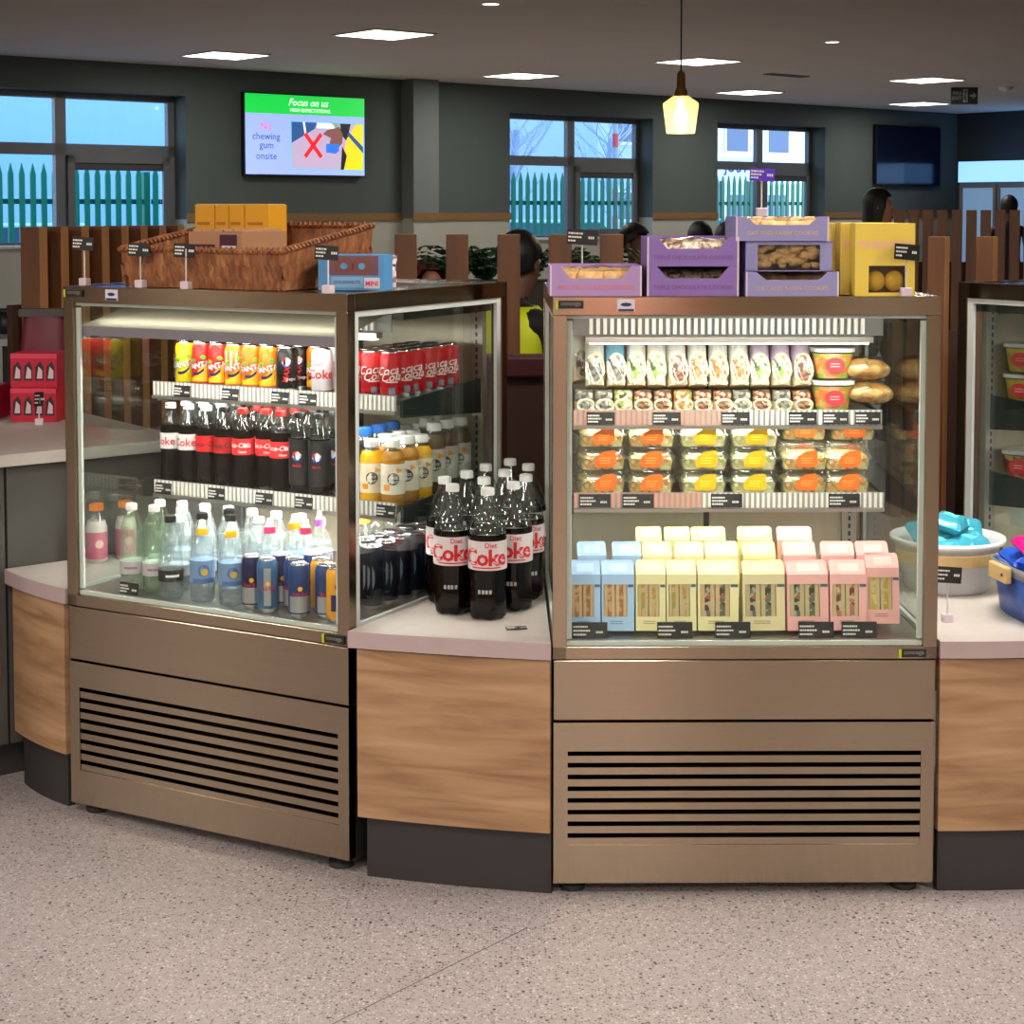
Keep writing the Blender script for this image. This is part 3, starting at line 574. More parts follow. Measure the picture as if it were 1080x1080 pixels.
# ------------------------------------------------------------------ counters
M_TOP = mat('worktop_pale', (188, 177, 170), .42, noise=(30, .07)); M_EDGE = mat('worktop_edge', (176, 156, 156), .5, noise=(20, .05)); M_PLINTH = mat('plinth_dark', (48, 44, 44), .6)
def oak():
    m = ramp_mat('oak_laminate', [(.15, (112, 80, 54)), (.36, (146, 110, 78)), (.5, (164, 128, 94)), (.62, (174, 138, 104)), (.85, (190, 154, 120))], 2.6, .5, stretch=(1.1, 1.1, 10), detail=11)
    return m
M_OAK = oak()
def arc_pts(P, Q, bulge, n=10):
    P = Vector(P); Q = Vector(Q); c = (P+Q)/2; t = (Q-P); nn = Vector((t.y, -t.x)).normalized(); return [P+t*(i/n)+nn*bulge*(1-(2*i/n-1)**2) for i in range(n+1)]
def counter(label, P, Q, back, bulge, trim0=.0, trim1=.0, zt=.602, yaw=0):
    "front edge P to Q (bulging towards the room), back polygon"
    t = thing('serving_counter', label, 'counter', (P[0], P[1], 0)); o = Vector(P)
    fr = arc_pts(P, Q, bulge); poly = [(p-o) for p in fr] + [Vector(b)-o for b in back]
    m = MB(); m.prism([(p.x, p.y) for p in poly], zt-.04, zt, 0, [1]*10+[0]*(len(poly)-10) if False else None); 
    wt = MB(); n = len(poly); v = [(p.x, p.y, zt-.04) for p in poly]+[(p.x, p.y, zt) for p in poly]
    fs = [tuple(range(n))[::-1], tuple(range(n, 2*n))] + [(i, (i+1) % n, n+(i+1) % n, n+i) for i in range(n)]
    wt.add(v, fs, [1, 0]+[1]*n); wt.build('worktop', [M_TOP, M_EDGE], t)
    def band(z0, z1, off, th, a, b_, name, mt):
        k = [p-o for p in fr]; k = k[:]; tt = (Vector(Q)-Vector(P)).normalized(); nn = Vector((-tt.y, tt.x)); L_ = (Vector(Q)-Vector(P)).length
        k = [p+nn*off for p in arc_pts(Vector(P)+tt*a, Vector(Q)-tt*b_, bulge)]; k = [p-o for p in k]
        pol = k + [p+nn*th for p in k[::-1]]; q = MB(); q.prism([(p.x, p.y) for p in pol], z0, z1); q.build(name, mt, t)
    band(.15, .558, .008, .02, trim0, trim1, 'front_panel', M_OAK); band(0, .147, .025, .02, trim0+.006+(.012 if trim0 > .01 else 0), trim1+(.02 if trim1 > .01 else 0), 'plinth', M_PLINTH)
    band(.149, .56, .029, .03, trim0+.05, trim1+.05, 'carcass', M_INN)
    return t
def ext(F, x, y): q = F(x, y, 0); return (q.x, q.y)
pl_, pr_ = ext(FL, W+.004, -.012), ext(FR, -.004, -.014)
counter('low oak-fronted counter holding the large cola bottles between two fridges', pl_, pr_, [ext(FR, -.004, D-.02), ext(FL, W+.004, D-.02)], .008, .02, .004)
pa, pb = ext(FR, W+.006, -.006), ext(FT, -.006, -.012)
counter('low oak-fronted counter holding the snack baskets', pa, pb, [ext(FT, -.006, D-.05), ext(FR, W+.006, D-.05)], .025, .004, .02)
# counter before the raised worktop
qa = (-1.56, 4.78); qb = ext(FL, -.004, -.006)
RC = Vector((-1.42, 4.61)); RD = Vector((.788, .616)); RN = Vector((-.616, .788))        # raised counter front line
def rc(s, d): p = RC+RD*s+RN*d; return (p.x, p.y)
qc = rc(-.3, -.01)
counter('short oak-fronted low counter in front of the raised worktop', rc(-.008, -.014), qb, [ext(FL, -.004, .42), rc(.32, -.012), rc(.0, -.012)], .012, .03, .022)
# raised counter
t = thing('raised_counter', 'tall grey counter with pale worktop carrying the red snack cartons', 'counter', (RC.x, RC.y, 0), math.atan2(.616, .788))
m = MB(); m.prism([(-.9, -.03), (.56, -.03), (.56, .93), (-.9, .93)], .89, .925); m.build('worktop', [M_TOP], t, bevel=.002)
M_GREYP = mat('grey_panel', (78, 74, 70), .55)
for (x0, x1) in ((-.9, -.62), (-.612, -.302), (-.294, -.0), (.008, .53)): m = MB(); m.box(x0, x1, 0.0, .02, .1, .885); m.build('front_panel', M_GREYP, t)
m = MB(); m.box(-.88, .53, .022, .9, .1, .888); m.build('carcass', M_INN, t); m = MB(); m.box(-.88, .5, .04, .86, 0, .1); m.build('plinth', M_PLINTH, t)
m = MB()
for k in range(5): m.box(-.03, -.02, -.004, 0, .3+.09*k, .34+.09*k)
m.build('front_marks', mat('marks_red', (170, 60, 60), .6), t)
# ------------------------------------------------------------------ price tags
def tagcard(w=.056, h=.031):
    def f():
        m = MB(); m.box(-w/2, w/2, -.0015, 0, 0, h, 0); rr = random.Random(3)
        for (x0, x1, z) in ((-.46, -.05, .72), (-.46, .02, .48), (-.46, -.1, .24)):
            x = x0*w
            while x < x1*w:
                q = rr.uniform(.0025, .006); m.box(x, min(x+q, x1*w), -.0019, -.0015, z*h-.002, z*h+.002, 1); x += q+.0012
        for k in range(4): m.box(.18*w+k*.0042, .18*w+k*.0042+.003, -.0019, -.0015, .32*h, .32*h+.005, 1)
        return m.build('price_tag', [M_BLK, M_INK])
    return f
def tag_at(F, x, d, z, label, key=('tag', .056), w=.056, h=.031, tilt=-.12):
    return place(tagcard(w, h), ('tag', w, h), F(x, d, z), F.yaw, label, 'black price tags', 'price tag', tilt)
def fx(F, px, d, W0=None):
    "distance along a fridge front of the point at depth d seen under px"
    k = (px-540)/1753.5; a = F.yaw; c, s = math.cos(a), math.sin(a)
    # X = ox + x c - d s ; Y = oy + x s + d c ; X = k Y
    return (k*(F.o.y+d*c) - F.o.x + d*s)/(c-k*s)
for i, (px, w) in enumerate(((206, 'red cans'), (263, 'orange cans'), (300, 'black cola can'), (315, 'orange can at the back'))):
    tag_at(FL, .155+.165*i if i < 3 else .575, SDL[0]-.004, SL[0]-.026, 'black price tag on the drinks fridge upper rail under the %s' % w)
for i, (x, w) in enumerate(((.085, 'first pale-label cola bottle'), (.27, 'red-label cola bottles'), (.43, 'red-capped cola bottles'), (.56, 'black cola bottles'), (.815, 'juice bottles'))):
    tag_at(FL, x, SDL[1]-.004, SL[1]-.026, 'black price tag on the drinks fridge lower rail under the %s' % w)
tag_at(FL, fx(FL, 130, .03)+.005, .028, .577, 'black price tag on the drinks fridge deck before the green-tinted bottles', w=.062)
for px, w in ((634, 'first wraps'), (704, 'pale wraps'), (777, 'orange-filled wraps'), (848, 'purple-topped wraps'), (883, 'fruit pots'), (917, 'bread rolls')):
    tag_at(FR, fx(FR, px, SDR[0]), SDR[0]-.004, SR[0]-.024, 'black price tag on the food fridge upper rail under the %s' % w, w=.07 if px < 860 else .064)
for px, w in ((628, 'first orange-sticker boxes'), (674, 'second orange-sticker boxes'), (768, 'yellow-sticker boxes'), (893, 'last orange-sticker boxes')):
    tag_at(FR, fx(FR, px, SDR[1]), SDR[1]-.004, SR[1]-.024, 'black price tag on the food fridge lower rail under the %s' % w, w=.078, h=.033)
for px, w in ((623, 'blue sandwich packs'), (714, 'cream sandwich packs'), (776, 'dark-filled cream pack'), (865, 'first pink packs'), (911, 'pink packs with yellow dot')):
    tag_at(FR, fx(FR, px, .03), .03, .577, 'black price tag on the food fridge deck before the %s' % w, w=.083, h=.038)

# ------------------------------------------------------------------ cans
M_ALU = mat('can_aluminium', (214, 214, 214), .25, 1); M_WHITE = mat('print_white', (238, 236, 232), .45); M_RED = mat('print_red', (200, 18, 30), .4); M_INKN = mat('print_navy', (22, 28, 90), .45); M_GRN = mat('print_green', (100, 180, 50), .45)
def can(kind, r=.0278, h=.121):
    t = thing('drink_can', '', 'drink can')
    b = MB(); B = {'lemon': (238, 218, 20), 'strawberry': (222, 34, 28), 'orange': (244, 112, 6), 'lime': (246, 120, 20), 'max': (14, 14, 18), 'diet': (206, 204, 208), 'cola': (196, 16, 34), 'zero': (30, 14, 18), 'bull': (34, 60, 118), 'bullnavy': (20, 20, 70), 'bullblue': (60, 100, 140), 'energy': (14, 20, 40), 'tropic': (244, 170, 40), 'reflected_cola': (120, 16, 30), 'olive': (140, 130, 40)}[kind]
    base = mat('can_'+kind, B, .33, .15); ms = [base, M_ALU, M_WHITE, M_INKN, M_GRN, M_RED, mat('print_amber', (250, 180, 30), .45), mat('print_pepsi_blue', (30, 80, 190), .45), mat('print_claw', (120, 135, 150), .5)]
    b.lathe([(r*.72, 0), (r*.8, .003), (r, .012), (r, h-.014), (r*.82, h-.003)], 26, [1, 1, 0, 0])
    if kind in ('lemon', 'strawberry', 'orange', 'lime'):
        if kind == 'lime': wrap_patch(b, -.04, .04, h*.55, h-.016, r, 2, .0004)
        wrap_patch(b, -.028, .026, .018, .05, r, 6, .0005, fn=lambda u: (.016, .03+.03*u-.01*math.sin(u*6)), n=9) if kind != 'lemon' else None
        for (x, z, a) in ((-.018, .07, .5), (.014, .083, -.5)): wrap_patch(b, x-.009, x+.011, z, z+.01, r, 4, .0007, fn=lambda u, z=z, a=a: (z+a*.006*u-.005*math.sin(u*3.14), z+a*.006*u+.007*math.sin(u*3.14)), n=6)
        wrap_text(b, 'FANTA', .0215, r, .06, 0, 3, .0007, bold=.06, tilt=.22, spacing=.92); wrap_text(b, 'FANTA', .0215, r, .0605, 0, 2, .0011, bold=.018, tilt=.22, spacing=.92)
        wrap_patch(b, -.016, .016, .036, .042, r, 3, .0008, fn=lambda u: (.034+.012*u-.006*math.sin(3.14*u), .042+.012*u-.006*math.sin(3.14*u)), n=8)
    elif kind in ('cola', 'reflected_cola'):
        wrap_text(b, 'Coca', .03, r, .074, -.25, 2, shear=.35, tilt=.1, bold=.01); wrap_text(b, 'Cola', .03, r, .058, .12, 2, shear=.35, tilt=.1, bold=.01); wrap_patch(b, -.012, .02, .043, .046, r, 2)
        wrap_patch(b, -.004, .012, .014, .03, r, 8); 
    elif kind == 'diet': wrap_text(b, 'Coke', .034, r, .055, 0, 5, bold=.012); wrap_text(b, 'Diet', .016, r, .082, -.2, 5, shear=.2)
    elif kind == 'zero': wrap_text(b, 'Coca-Cola', .017, r, .07, 0, 5, shear=.3)
    elif kind == 'max':
        wrap_disc(b, 0, .082, .0125, r, 2); wrap_disc(b, 0, .083, .0118, r, 5, .001, half=0.25); wrap_disc(b, 0, .081, .0118, r, 7, .0011, half=math.pi+.25)
        wrap_text(b, 'MAX', .02, r, .05, 0, 5, bold=.02, tilt=1.4); wrap_text(b, 'pepsi', .014, r, .035, .5, 2)
    elif kind.startswith('bull'):
        ms[8] = mat('print_silver', (176, 180, 186), .3, .6)
        wrap_patch(b, -.03, .03, .016, h*.42, r, 8, .0004, n=8) if kind != 'bullblue' else wrap_patch(b, -.01, .008, .02, h-.02, r, 8, .0004)
        wrap_text(b, 'Red Bull', .0125, r, h*.47, 0, 5, bold=.02); wrap_disc(b, 0, h*.56, .006, r, 6)
    elif kind == 'energy':
        for k, x in enumerate((-.012, 0, .012)): wrap_patch(b, x-.003, x+.003, .05, .11-.012*(k % 2), r, 8, fn=lambda u, k=k: (.05+.02*u, .115-.01*k*u), n=3)
        wrap_text(b, 'M', .012, r, .035, 0, 8)
    elif kind == 'tropic': wrap_patch(b, -.02, .02, .03, .07, r, 3); wrap_disc(b, 0, .09, .01, r, 5)
    b.build('body', ms, t); l = MB(); l.lathe([(r*.82, h-.003), (r*.84, h), (r*.76, h), (r*.73, h-.005), (.0001, h-.005)], 24); l.build('lid', M_ALU, t)
    q = MB(); q.box(-.0055, .0055, -.012, .008, h-.0045, h-.0033); q.build('ring_pull', M_ALU, t)
    return t
GC = 'drink cans on the top shelf of the drinks fridge'
row = [('lemon', 'yellow lemon soda can'), ('strawberry', 'red fruit soda can beside the yellow can'), ('strawberry', 'red fruit soda can beside the white-topped orange can'), ('lime', 'white-topped orange soda can'), ('orange', 'plain orange soda can beside the white-topped one'), ('orange', 'plain orange soda can beside the black cola can'), ('max', 'black cola can with round emblem'), ('orange', 'orange soda can set back behind the black cola can'), ('diet', 'silver diet cola can beside the corner post')]
kindname = {'lemon': 'yellow soda can', 'strawberry': 'red fruit soda can', 'lime': 'white-topped orange can', 'orange': 'orange soda can', 'max': 'black cola can', 'diet': 'silver cola can'}
for i, (k, w) in enumerate(row):
    x = .136+.0571*i
    for r_ in range(3):
        if i == 7 and r_ == 0: continue
        d = SDL[0]+.037+.0585*r_
        lb = (w+', front of the top shelf') if r_ == 0 or (i == 7 and r_ == 1) else '%s, %s row back behind the %s' % (kindname[k], ORD[r_], {0: 'yellow can', 1: 'first red can', 2: 'second red can', 3: 'white-topped can', 4: 'first plain orange can', 5: 'second plain orange can', 6: 'black cola can', 7: 'gap', 8: 'silver can'}[i])
        place(lambda: can(k), 'can'+k, FL(x, d, SL[0]+.0008), .05+rnd.uniform(-.3, .3), lb, GC, 'drink can')
for c in range(4):
    for r_ in range(6):
        x = .807-.0585*c; d = SDL[0]+.037+.0585*r_
        if x < .64: continue
        place(lambda: can('cola'), 'cancola', FL(x, d, SL[0]+.0008), .15+rnd.uniform(-.3, .3), 'red cola can, %s back from the rail, %s column from the end glass' % (ORD[r_], ORD[c]), GC, 'drink can')
# dim cola cans against the far end glass, added to stand for its reflection
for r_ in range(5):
    place(lambda: can('reflected_cola' if r_ != 1 else 'olive'), 'candim%d' % (r_ == 1), FL(.0785, SDL[0]+.10+.06*r_, SL[0]+.0008), FL.yaw-.8, ('added dim cola can, painted as a reflection in the end glass, %s row back' % ORD[r_]) if r_ != 1 else 'olive yellow can by the far end glass behind the yellow can', GC, 'drink can')

# ------------------------------------------------------------------ bottles
M_PET = glass('clear_plastic', (246, 250, 250), .09, .75, .06, milk=.045); M_PETC = glass('cola_neck_plastic', (244, 249, 248), .1, .8, .05); M_PETG = glass('green_plastic', (234, 246, 230), .09, .7, .05, milk=.045); M_COLA = mat('cola_dark', (12, 6, 5), .1, spec=.35); M_WATER = glass('water', (248, 251, 253), .03, .4, .05, milk=.06)
def capmat(c): return {'white': mat('cap_white', (236, 234, 232), .4), 'black': mat('cap_black', (20, 20, 22), .4), 'red': mat('cap_red', (224, 30, 28), .4), 'yellow': mat('cap_yellow', (246, 196, 20), .4), 'pink': mat('cap_pink', (226, 60, 116), .4), 'purple': mat('cap_purple', (196, 110, 214), .4), 'orange': mat('cap_orange', (250, 130, 20), .4), 'blue': mat('cap_blue', (40, 110, 200), .4), 'clear': mat('cap_clear', (214, 214, 212), .35)}[c]
def cap(t, r, z, h, c, sport=False):
    q = MB(); q.lathe([(r, z), (r, z+h*.85), (r*.9, z+h)], 20)
    for k in range(14): a = k*.4488; q.box(r*math.cos(a)-.0006, r*math.cos(a)+.0006, r*math.sin(a)-.0006, r*math.sin(a)+.0006, z+.001, z+h*.8)
    q.build('cap', capmat(c), t)
    if sport: q = MB(); q.lathe([(r*.85, z+h), (r*.6, z+h+.008), (r*.5, z+h+.02), (.001, z+h+.022)], 16); q.build('sport_spout', capmat('white'), t)
def cola_bottle(kind, r=.0296, h=.224):
    t = thing('cola_bottle', '', 'drink bottle'); s = h/.215
    lv = .158*s if kind != 'max' else .15*s
    low = [(r*.62, 0), (r*.9, .004), (r, .018), (r*.97, .045), (r*.88, .07*s), (r*.93, .085*s), (r, .095*s), (r, .135*s), (r*.98, .145*s), (r*.9, lv)]
    up = [(r*.9, lv), (r*.78, lv+.012*s), (r*.5, .186*s), (.0135, .195*s), (.0125, .2*s), (.0125, .207*s)]
    if kind == 'max': low = [(r*.62, 0), (r*.9, .004), (r, .018), (r*.98, .1*s), (r, .12*s), (r*.97, lv)]
    b = MB(); b.lathe(low, 24); b.build('liquid', M_COLA, t)
    b = MB(); b.lathe(up, 24); b.build('neck', M_PETC, t)
    lab = {'diet': mat('label_pale', (214, 210, 210), .5), 'zero': mat('label_red', (204, 24, 30), .5), 'zero2': mat('label_darkred', (170, 20, 26), .5), 'red': mat('label_scarlet', (222, 34, 40), .5), 'max': M_BLK}[kind]
    b = MB(); z0, z1 = .094*s, .136*s; ms = [lab, M_RED, M_WHITE, M_BLK, MATS['print_pepsi_blue']]
    if kind == 'max':
        z0, z1 = .03*s, .146*s
        b.lathe([(r+.0006, z0), (r+.0006, z1)], 24, 0)
        wrap_disc(b, 0, .105*s, .0125, r+.0006, 2); wrap_disc(b, 0, .106*s, .0118, r+.0006, 1, .001, half=.3); wrap_disc(b, 0, .104*s, .0118, r+.0006, 4, .0011, half=math.pi+.3); wrap_text(b, 'MAX', .011, r+.0006, .08*s, 0, 1, bold=.02)
    else:
        b.lathe([(r+.0007, z0), (r+.0007, z1)], 24, 0); rr = r+.0007; zc = (z0+z1)/2
        if kind == 'diet': wrap_text(b, 'Coke', .03, rr, zc, -.25, 1, bold=.015)
        elif kind.startswith('zero'): wrap_text(b, 'Coca-Cola', .02, rr, zc, 0, 3, shear=.3, bold=.01)
        else: wrap_text(b, 'Coca-Cola', .018, rr, zc+.005, -.1, 2, shear=.3, bold=.01); wrap_disc(b, .02, zc+.004, .006, rr, 2); wrap_text(b, 'Classic', .008, rr, zc-.013, .4, 2, bold=.02)
    b.build('label', ms, t); cap(t, .0145, .2*s, .014, {'diet': 'white', 'zero': 'white', 'zero2': 'black', 'red': 'red', 'max': 'black'}[kind]); return t
GB = 'drink bottles on the middle shelf of the drinks fridge'
rowb = [('diet', 'first'), ('diet', 'second'), ('zero', 'third'), ('zero2', 'fourth'), ('red', 'fifth'), ('red', 'sixth'), ('red', 'seventh'), ('max', 'eighth'), ('max', 'ninth')]
bn = {'diet': 'pale-label cola bottle', 'zero': 'white-capped red-label cola bottle', 'zero2': 'black-capped dark red cola bottle', 'red': 'red-capped scarlet-label cola bottle', 'max': 'black-label cola bottle with round emblem'}
for i, (k, o) in enumerate(rowb):
    for r_ in range(3):
        d = SDL[1]+.036+.0665*r_ + (.02 if i == 5 else 0); x = .082+.0628*i
        if x > .6: continue
        place(lambda: cola_bottle(k), 'cola'+k, FL(x, d, SL[1]+.0008), -.12+rnd.uniform(-.25, .15), '%s, %s of the row, %s' % (bn[k], o, 'front of the middle shelf' if r_ == 0 else ORD[r_]+' row back'), GB, 'drink bottle')
def juice_bottle(kind):
    t = thing('juice_bottle', '', 'drink bottle'); r = .031
    P = {'yellow': ((240, 176, 20), (236, 218, 190), 'white', .165), 'amber': ((176, 118, 40), (224, 214, 196), 'white', .17), 'teal': ((40, 40, 44), (30, 78, 84), 'blue', .185), 'brown': ((96, 70, 36), (206, 200, 190), 'white', .19)}[kind]; h = P[3]; s = h/.17
    b = MB(); b.lathe([(r*.8, 0), (r, .006), (r, .03*s), (r*.97, .1*s), (r, .112*s), (r*.95, .128*s), (r*.72, .141*s)], 22); b.build('liquid', mat('juice_'+kind, P[0], .2, spec=.6), t)
    b = MB(); b.lathe([(r*.72, .141*s), (r*.62, .147*s), (.018, .15*s), (.018, .155*s)], 22); b.build('neck', M_PET, t)
    lab = mat('label_'+kind, P[1], .55); b = MB(); rr = r+.0007; b.lathe([(rr, .03*s), (rr, .108*s)], 22, 0)
    wrap_disc(b, 0, .07*s, .016, rr, 2 if kind != 'teal' else 3); wrap_text(b, 'JUICE', .0085, rr, .072*s, 0, 1, .0014, bold=.02); wrap_text(b, 'BURST', .0085, rr, .062*s, 0, 1, .0014, bold=.02)
    wrap_patch(b, .008, .026, .085*s, .102*s, rr, 4, .0009, fn=lambda u: (.085*s+.004*u, .1*s-.01*u)); wrap_patch(b, -.026, -.01, .04*s, .055*s, rr, 4, .0009)
    b.build('label', [lab, M_WHITE, mat('label_plum', (70, 50, 60), .5), M_RED, mat('label_fruit', (236, 150, 30), .5)], t)
    cap(t, .0195, .15*s, .02*s, P[2]); return t
for c, x in enumerate((.812, .747, .682)):
    for r_ in range(6):
        k = ('yellow', 'amber', 'amber', 'yellow', 'brown', 'brown')[r_] if c == 1 else ('amber', 'amber', 'yellow', 'brown', 'brown', 'brown')[r_] if c == 0 else ('teal' if r_ < 4 else 'yellow')
        d = SDL[1]+.038+.068*r_
        n = {'yellow': 'yellow juice bottle', 'amber': 'amber juice bottle', 'brown': 'brown juice bottle with pale label', 'teal': 'blue-capped dark bottle with teal label'}[k]
        place(lambda: juice_bottle(k), 'juice'+k, FL(x, d, SL[1]+.0008), FL.yaw+.5+rnd.uniform(-.25, .25), '%s, %s row back, %s column from the end glass' % (n, ORD[r_], ORD[c]), GB, 'drink bottle')
def water_bottle(kind):
    t = thing('water_bottle', '', 'drink bottle'); r = .032
    P = {'green': (M_PETG, 'white', .235, (196, 186, 190)), 'black': (M_PET, 'black', .215, (38, 36, 36)), 'yellow': (M_PET, 'yellow', .19, (120, 150, 190)), 'pink': (M_PET, 'pink', .19, (170, 190, 220)), 'purple': (M_PET, 'purple', .2, (200, 200, 225)), 'tall': (M_PET, 'white', .2, (200, 200, 205))}[kind]; h = P[2]; s = h/.215
    b = MB(); b.lathe([(r*.7, 0), (r*.95, .005), (r, .02*s), (r*.93, .035*s), (r, .05*s), (r, .1*s), (r*.94, .115*s), (r*.98, .13*s), (r*.9, .155*s), (r*.62, .18*s), (.0135, .195*s), (.0125, .2*s)], 22); b.build('bottle', P[0], t)
    b = MB(); b.lathe([(r*.62, .003), (r*.9, .02*s), (r*.9, .15*s), (.001, .151*s)], 18); b.build('water', M_WATER, t)
    b = MB(); rr = r+.0006; z0, z1 = (.045*s, .075*s) if kind in ('green', 'black', 'tall') else (.06*s, .125*s); b.lathe([(rr, z0), (rr, z1)], 22, 0)
    if kind in ('yellow', 'pink', 'purple'):
        wrap_disc(b, 0, (z0+z1)/2+.004, .015, rr, 2); wrap_disc(b, .002, (z0+z1)/2, .009, rr, 3, .0012); wrap_patch(b, -.03, .03, z0, z0+.012, rr, 2, .0008)
    else: wrap_patch(b, -.018, .018, (z0+z1)/2-.003, (z0+z1)/2+.003, rr, 1 if kind == 'black' else 4)
    b.build('label', [mat('wlabel_'+kind, P[3], .5), M_WHITE, mat('wl_blue', (80, 110, 170), .5), mat('wl_gold', (220, 180, 60), .5), mat('wl_mauve', (150, 120, 140), .5)], t)
    cap(t, .0145, .196*s, .017, P[1], kind in ('yellow', 'pink', 'purple')); return t
GW = 'water bottles on the deck of the drinks fridge'
def wb(k, x, d, lab): place(lambda: water_bottle(k), 'water'+k, FL(x, d, .576), .1+rnd.uniform(-.3, .3), lab, GW, 'drink bottle')
wb('green', .158, .075, 'green-tinted white-capped water bottle nearest the end glass, behind the deck price tag'); wb('green', .226, .085, 'green-tinted white-capped water bottle second from the end glass')
wb('black', .296, .066, 'black-label clear water bottle at the front of the deck'); wb('yellow', .4, .066, 'yellow-capped clear bottle at the front, nearer the black-label bottle'); wb('yellow', .485, .075, 'yellow-capped clear bottle beside the navy energy can')
wb('green', .19, .15, 'green-tinted water bottle in the second row'); wb('tall', .262, .14, 'white-capped clear bottle behind the black-label bottle'); wb('black', .345, .135, 'black-label bottle with black cap in the second row'); wb('pink', .54, .165, 'pink-capped clear bottle behind the navy energy can')
wb('black', .425, .15, 'black-capped bottle behind the yellow-capped ones'); wb('pink', .628, .2, 'pink-capped clear bottle beside the purple-capped one'); wb('yellow', .563, .24, 'yellow-capped bottle in the third row'); wb('purple', .62, .275, 'purple-capped clear bottle in the third row')
wb('tall', .2, .225, 'clear white-capped bottle in the third row near the end glass'); wb('tall', .29, .215, 'clear white-capped bottle third row, behind the black labels'); wb('black', .37, .215, 'black-capped bottle in the third row'); wb('tall', .465, .22, 'clear tall bottle in the third row, mid deck')
for i in range(6): wb('tall', .14+.08*i, .3, 'clear bottle at the rear of the deck, %s from the far end glass' % ORD[i])
GE = 'energy drink cans on the deck of the drinks fridge'
def ec(k, x, d, lab, r=.0265, h=.134): place(lambda: can(k, r, h), 'ecan'+k, FL(x, d, .576), .1+rnd.uniform(-.3, .3), lab, GE, 'drink can')
ec('bullnavy', .553, .072, 'navy and silver energy can nearest the clear bottles'); ec('bullblue', .612, .058, 'silver-striped blue energy can at the front'); ec('bull', .715, .05, 'blue energy can with red lettering at the front corner'); ec('bull', .664, .1, 'blue energy can set back between two front ones')
ec('bull', .775, .078, 'blue energy can beside the corner post'); ec('tropic', .822, .058, 'orange energy can against the corner post'); ec('tropic', .728, .125, 'orange energy can behind the blue front can'); ec('bullnavy', .605, .125, 'navy energy can in the second row'); ec('bull', .675, .165, 'blue energy can in the third row')
ec('tropic', .79, .14, 'orange energy can in the second row by the corner')
for c, x in enumerate((.822, .76)):
    for r_ in range(8):
        d = .21+.066*r_
        ec('energy', x, d, 'dark claw-marked tall can, %s from the corner post, %s column from the end glass' % (ORD[r_], ORD[c]), .031, .16)
def orange_bottle():
    t = thing('orange_bottle', '', 'drink bottle'); b = MB(); r = .03; b.lathe([(r*.8, 0), (r, .01), (r, .13), (r*.7, .165), (.014, .18)], 20); b.build('bottle', M_PET, t); b = MB(); b.lathe([(r*.75, .003), (r*.92, .012), (r*.92, .12), (.001, .121)], 18); b.build('drink', mat('orange_drink', (240, 160, 60), .2), t); b = MB(); b.lathe([(r+.0006, .05), (r+.0006, .1)], 20); b.build('label', mat('olabel', (226, 190, 150), .5), t); cap(t, .016, .178, .018, 'orange'); return t
for r_ in range(4): place(orange_bottle, 'ob', FL(.69, .305+.07*r_, .576), FL.yaw, 'orange-capped bottle behind the dark claw-marked cans, %s row back' % ORD[r_], GW, 'drink bottle')
# ------------------------------------------------------------------ large cola bottles on the counter
def big_bottle():
    t = thing('large_cola_bottle', '', 'drink bottle'); r = .0475; b = MB()
    foot = MB(); n = 30; prof = [(.68, 0), (.9, .006), (.97, .025), (.98, .05), (.93, .075), (.95, .1), (1, .122), (1, .2), (.985, .212)]
    def pt(u, v):
        a = 2*math.pi*u; i = v*(len(prof)-1); k = min(int(i), len(prof)-2); q = i-k; rr = (prof[k][0]*(1-q)+prof[k+1][0]*q)*r; z = prof[k][1]*(1-q)+prof[k+1][1]*q
        if z < .05: rr *= 1+.05*(1-z/.05)*math.cos(5*a); z += .006*(1-z/.05)*(1-math.cos(5*a))/2
        return (rr*math.cos(a), rr*math.sin(a), z)
    foot.grid(pt, n, 24); foot.build('liquid', M_COLA, t)
    b.lathe([(r*.985, .212), (r*.9, .232), (r*.68, .262), (r*.42, .286), (.0165, .298), (.0145, .302), (.0145, .308)], 26); b.build('neck', M_PETC, t)
    b = MB(); rr = r+.0008; z0, z1 = .126, .197; b.lathe([(rr, z0), (rr, z1)], 28, 0); wrap_text(b, 'Coke', .055, rr, .158, 0, 1, .001, bold=.03, spacing=.93); wrap_text(b, 'Diet', .017, rr, .188, .3, 1, .001, bold=.01)
    wrap_patch(b, -.035, .04, .131, .134, rr, 1, n=8); b.build('label', [mat('label_silver', (212, 200, 200), .45), M_RED], t)
    b = MB(); 
    for k, x in enumerate((-.014, -.005, .003, .012)): wrap_patch(b, x-.003, x+.003, .068, .078, r*.94, 0, .003)
    b.build('batch_print', mat('batch', (160, 160, 156), .5), t); cap(t, .0165, .304, .018, 'clear'); return t
BP = [(-.06, 4.045, 'frontmost large cola bottle on the counter'), (-.148, 4.1, 'large cola bottle in front beside the drinks fridge glass'), (-.172, 4.215, 'large cola bottle touching the drinks fridge glass, second row'), (.004, 4.135, 'large cola bottle beside the frontmost one, food fridge side'), (-.071, 4.205, 'large cola bottle directly behind the frontmost one'), (.03, 4.245, 'large cola bottle second row, nearest the food fridge'), (-.118, 4.31, 'large cola bottle third row, drinks fridge side'), (-.02, 4.33, 'large cola bottle third row, middle'), (-.07, 4.425, 'large cola bottle at the back, drinks fridge side'), (.036, 4.41, 'large cola bottle at the back, food fridge side'), (-.005, 4.52, 'rearmost large cola bottle on the counter')]
BP[5] = (.036, 4.25, BP[5][2]); BP[9] = (.044, 4.43, BP[9][2])
for i, (x, y, l) in enumerate(BP): place(big_bottle, 'big', (x, y, .602), rnd.uniform(-.25, .3), l, 'large cola bottles on the counter', 'drink bottle')
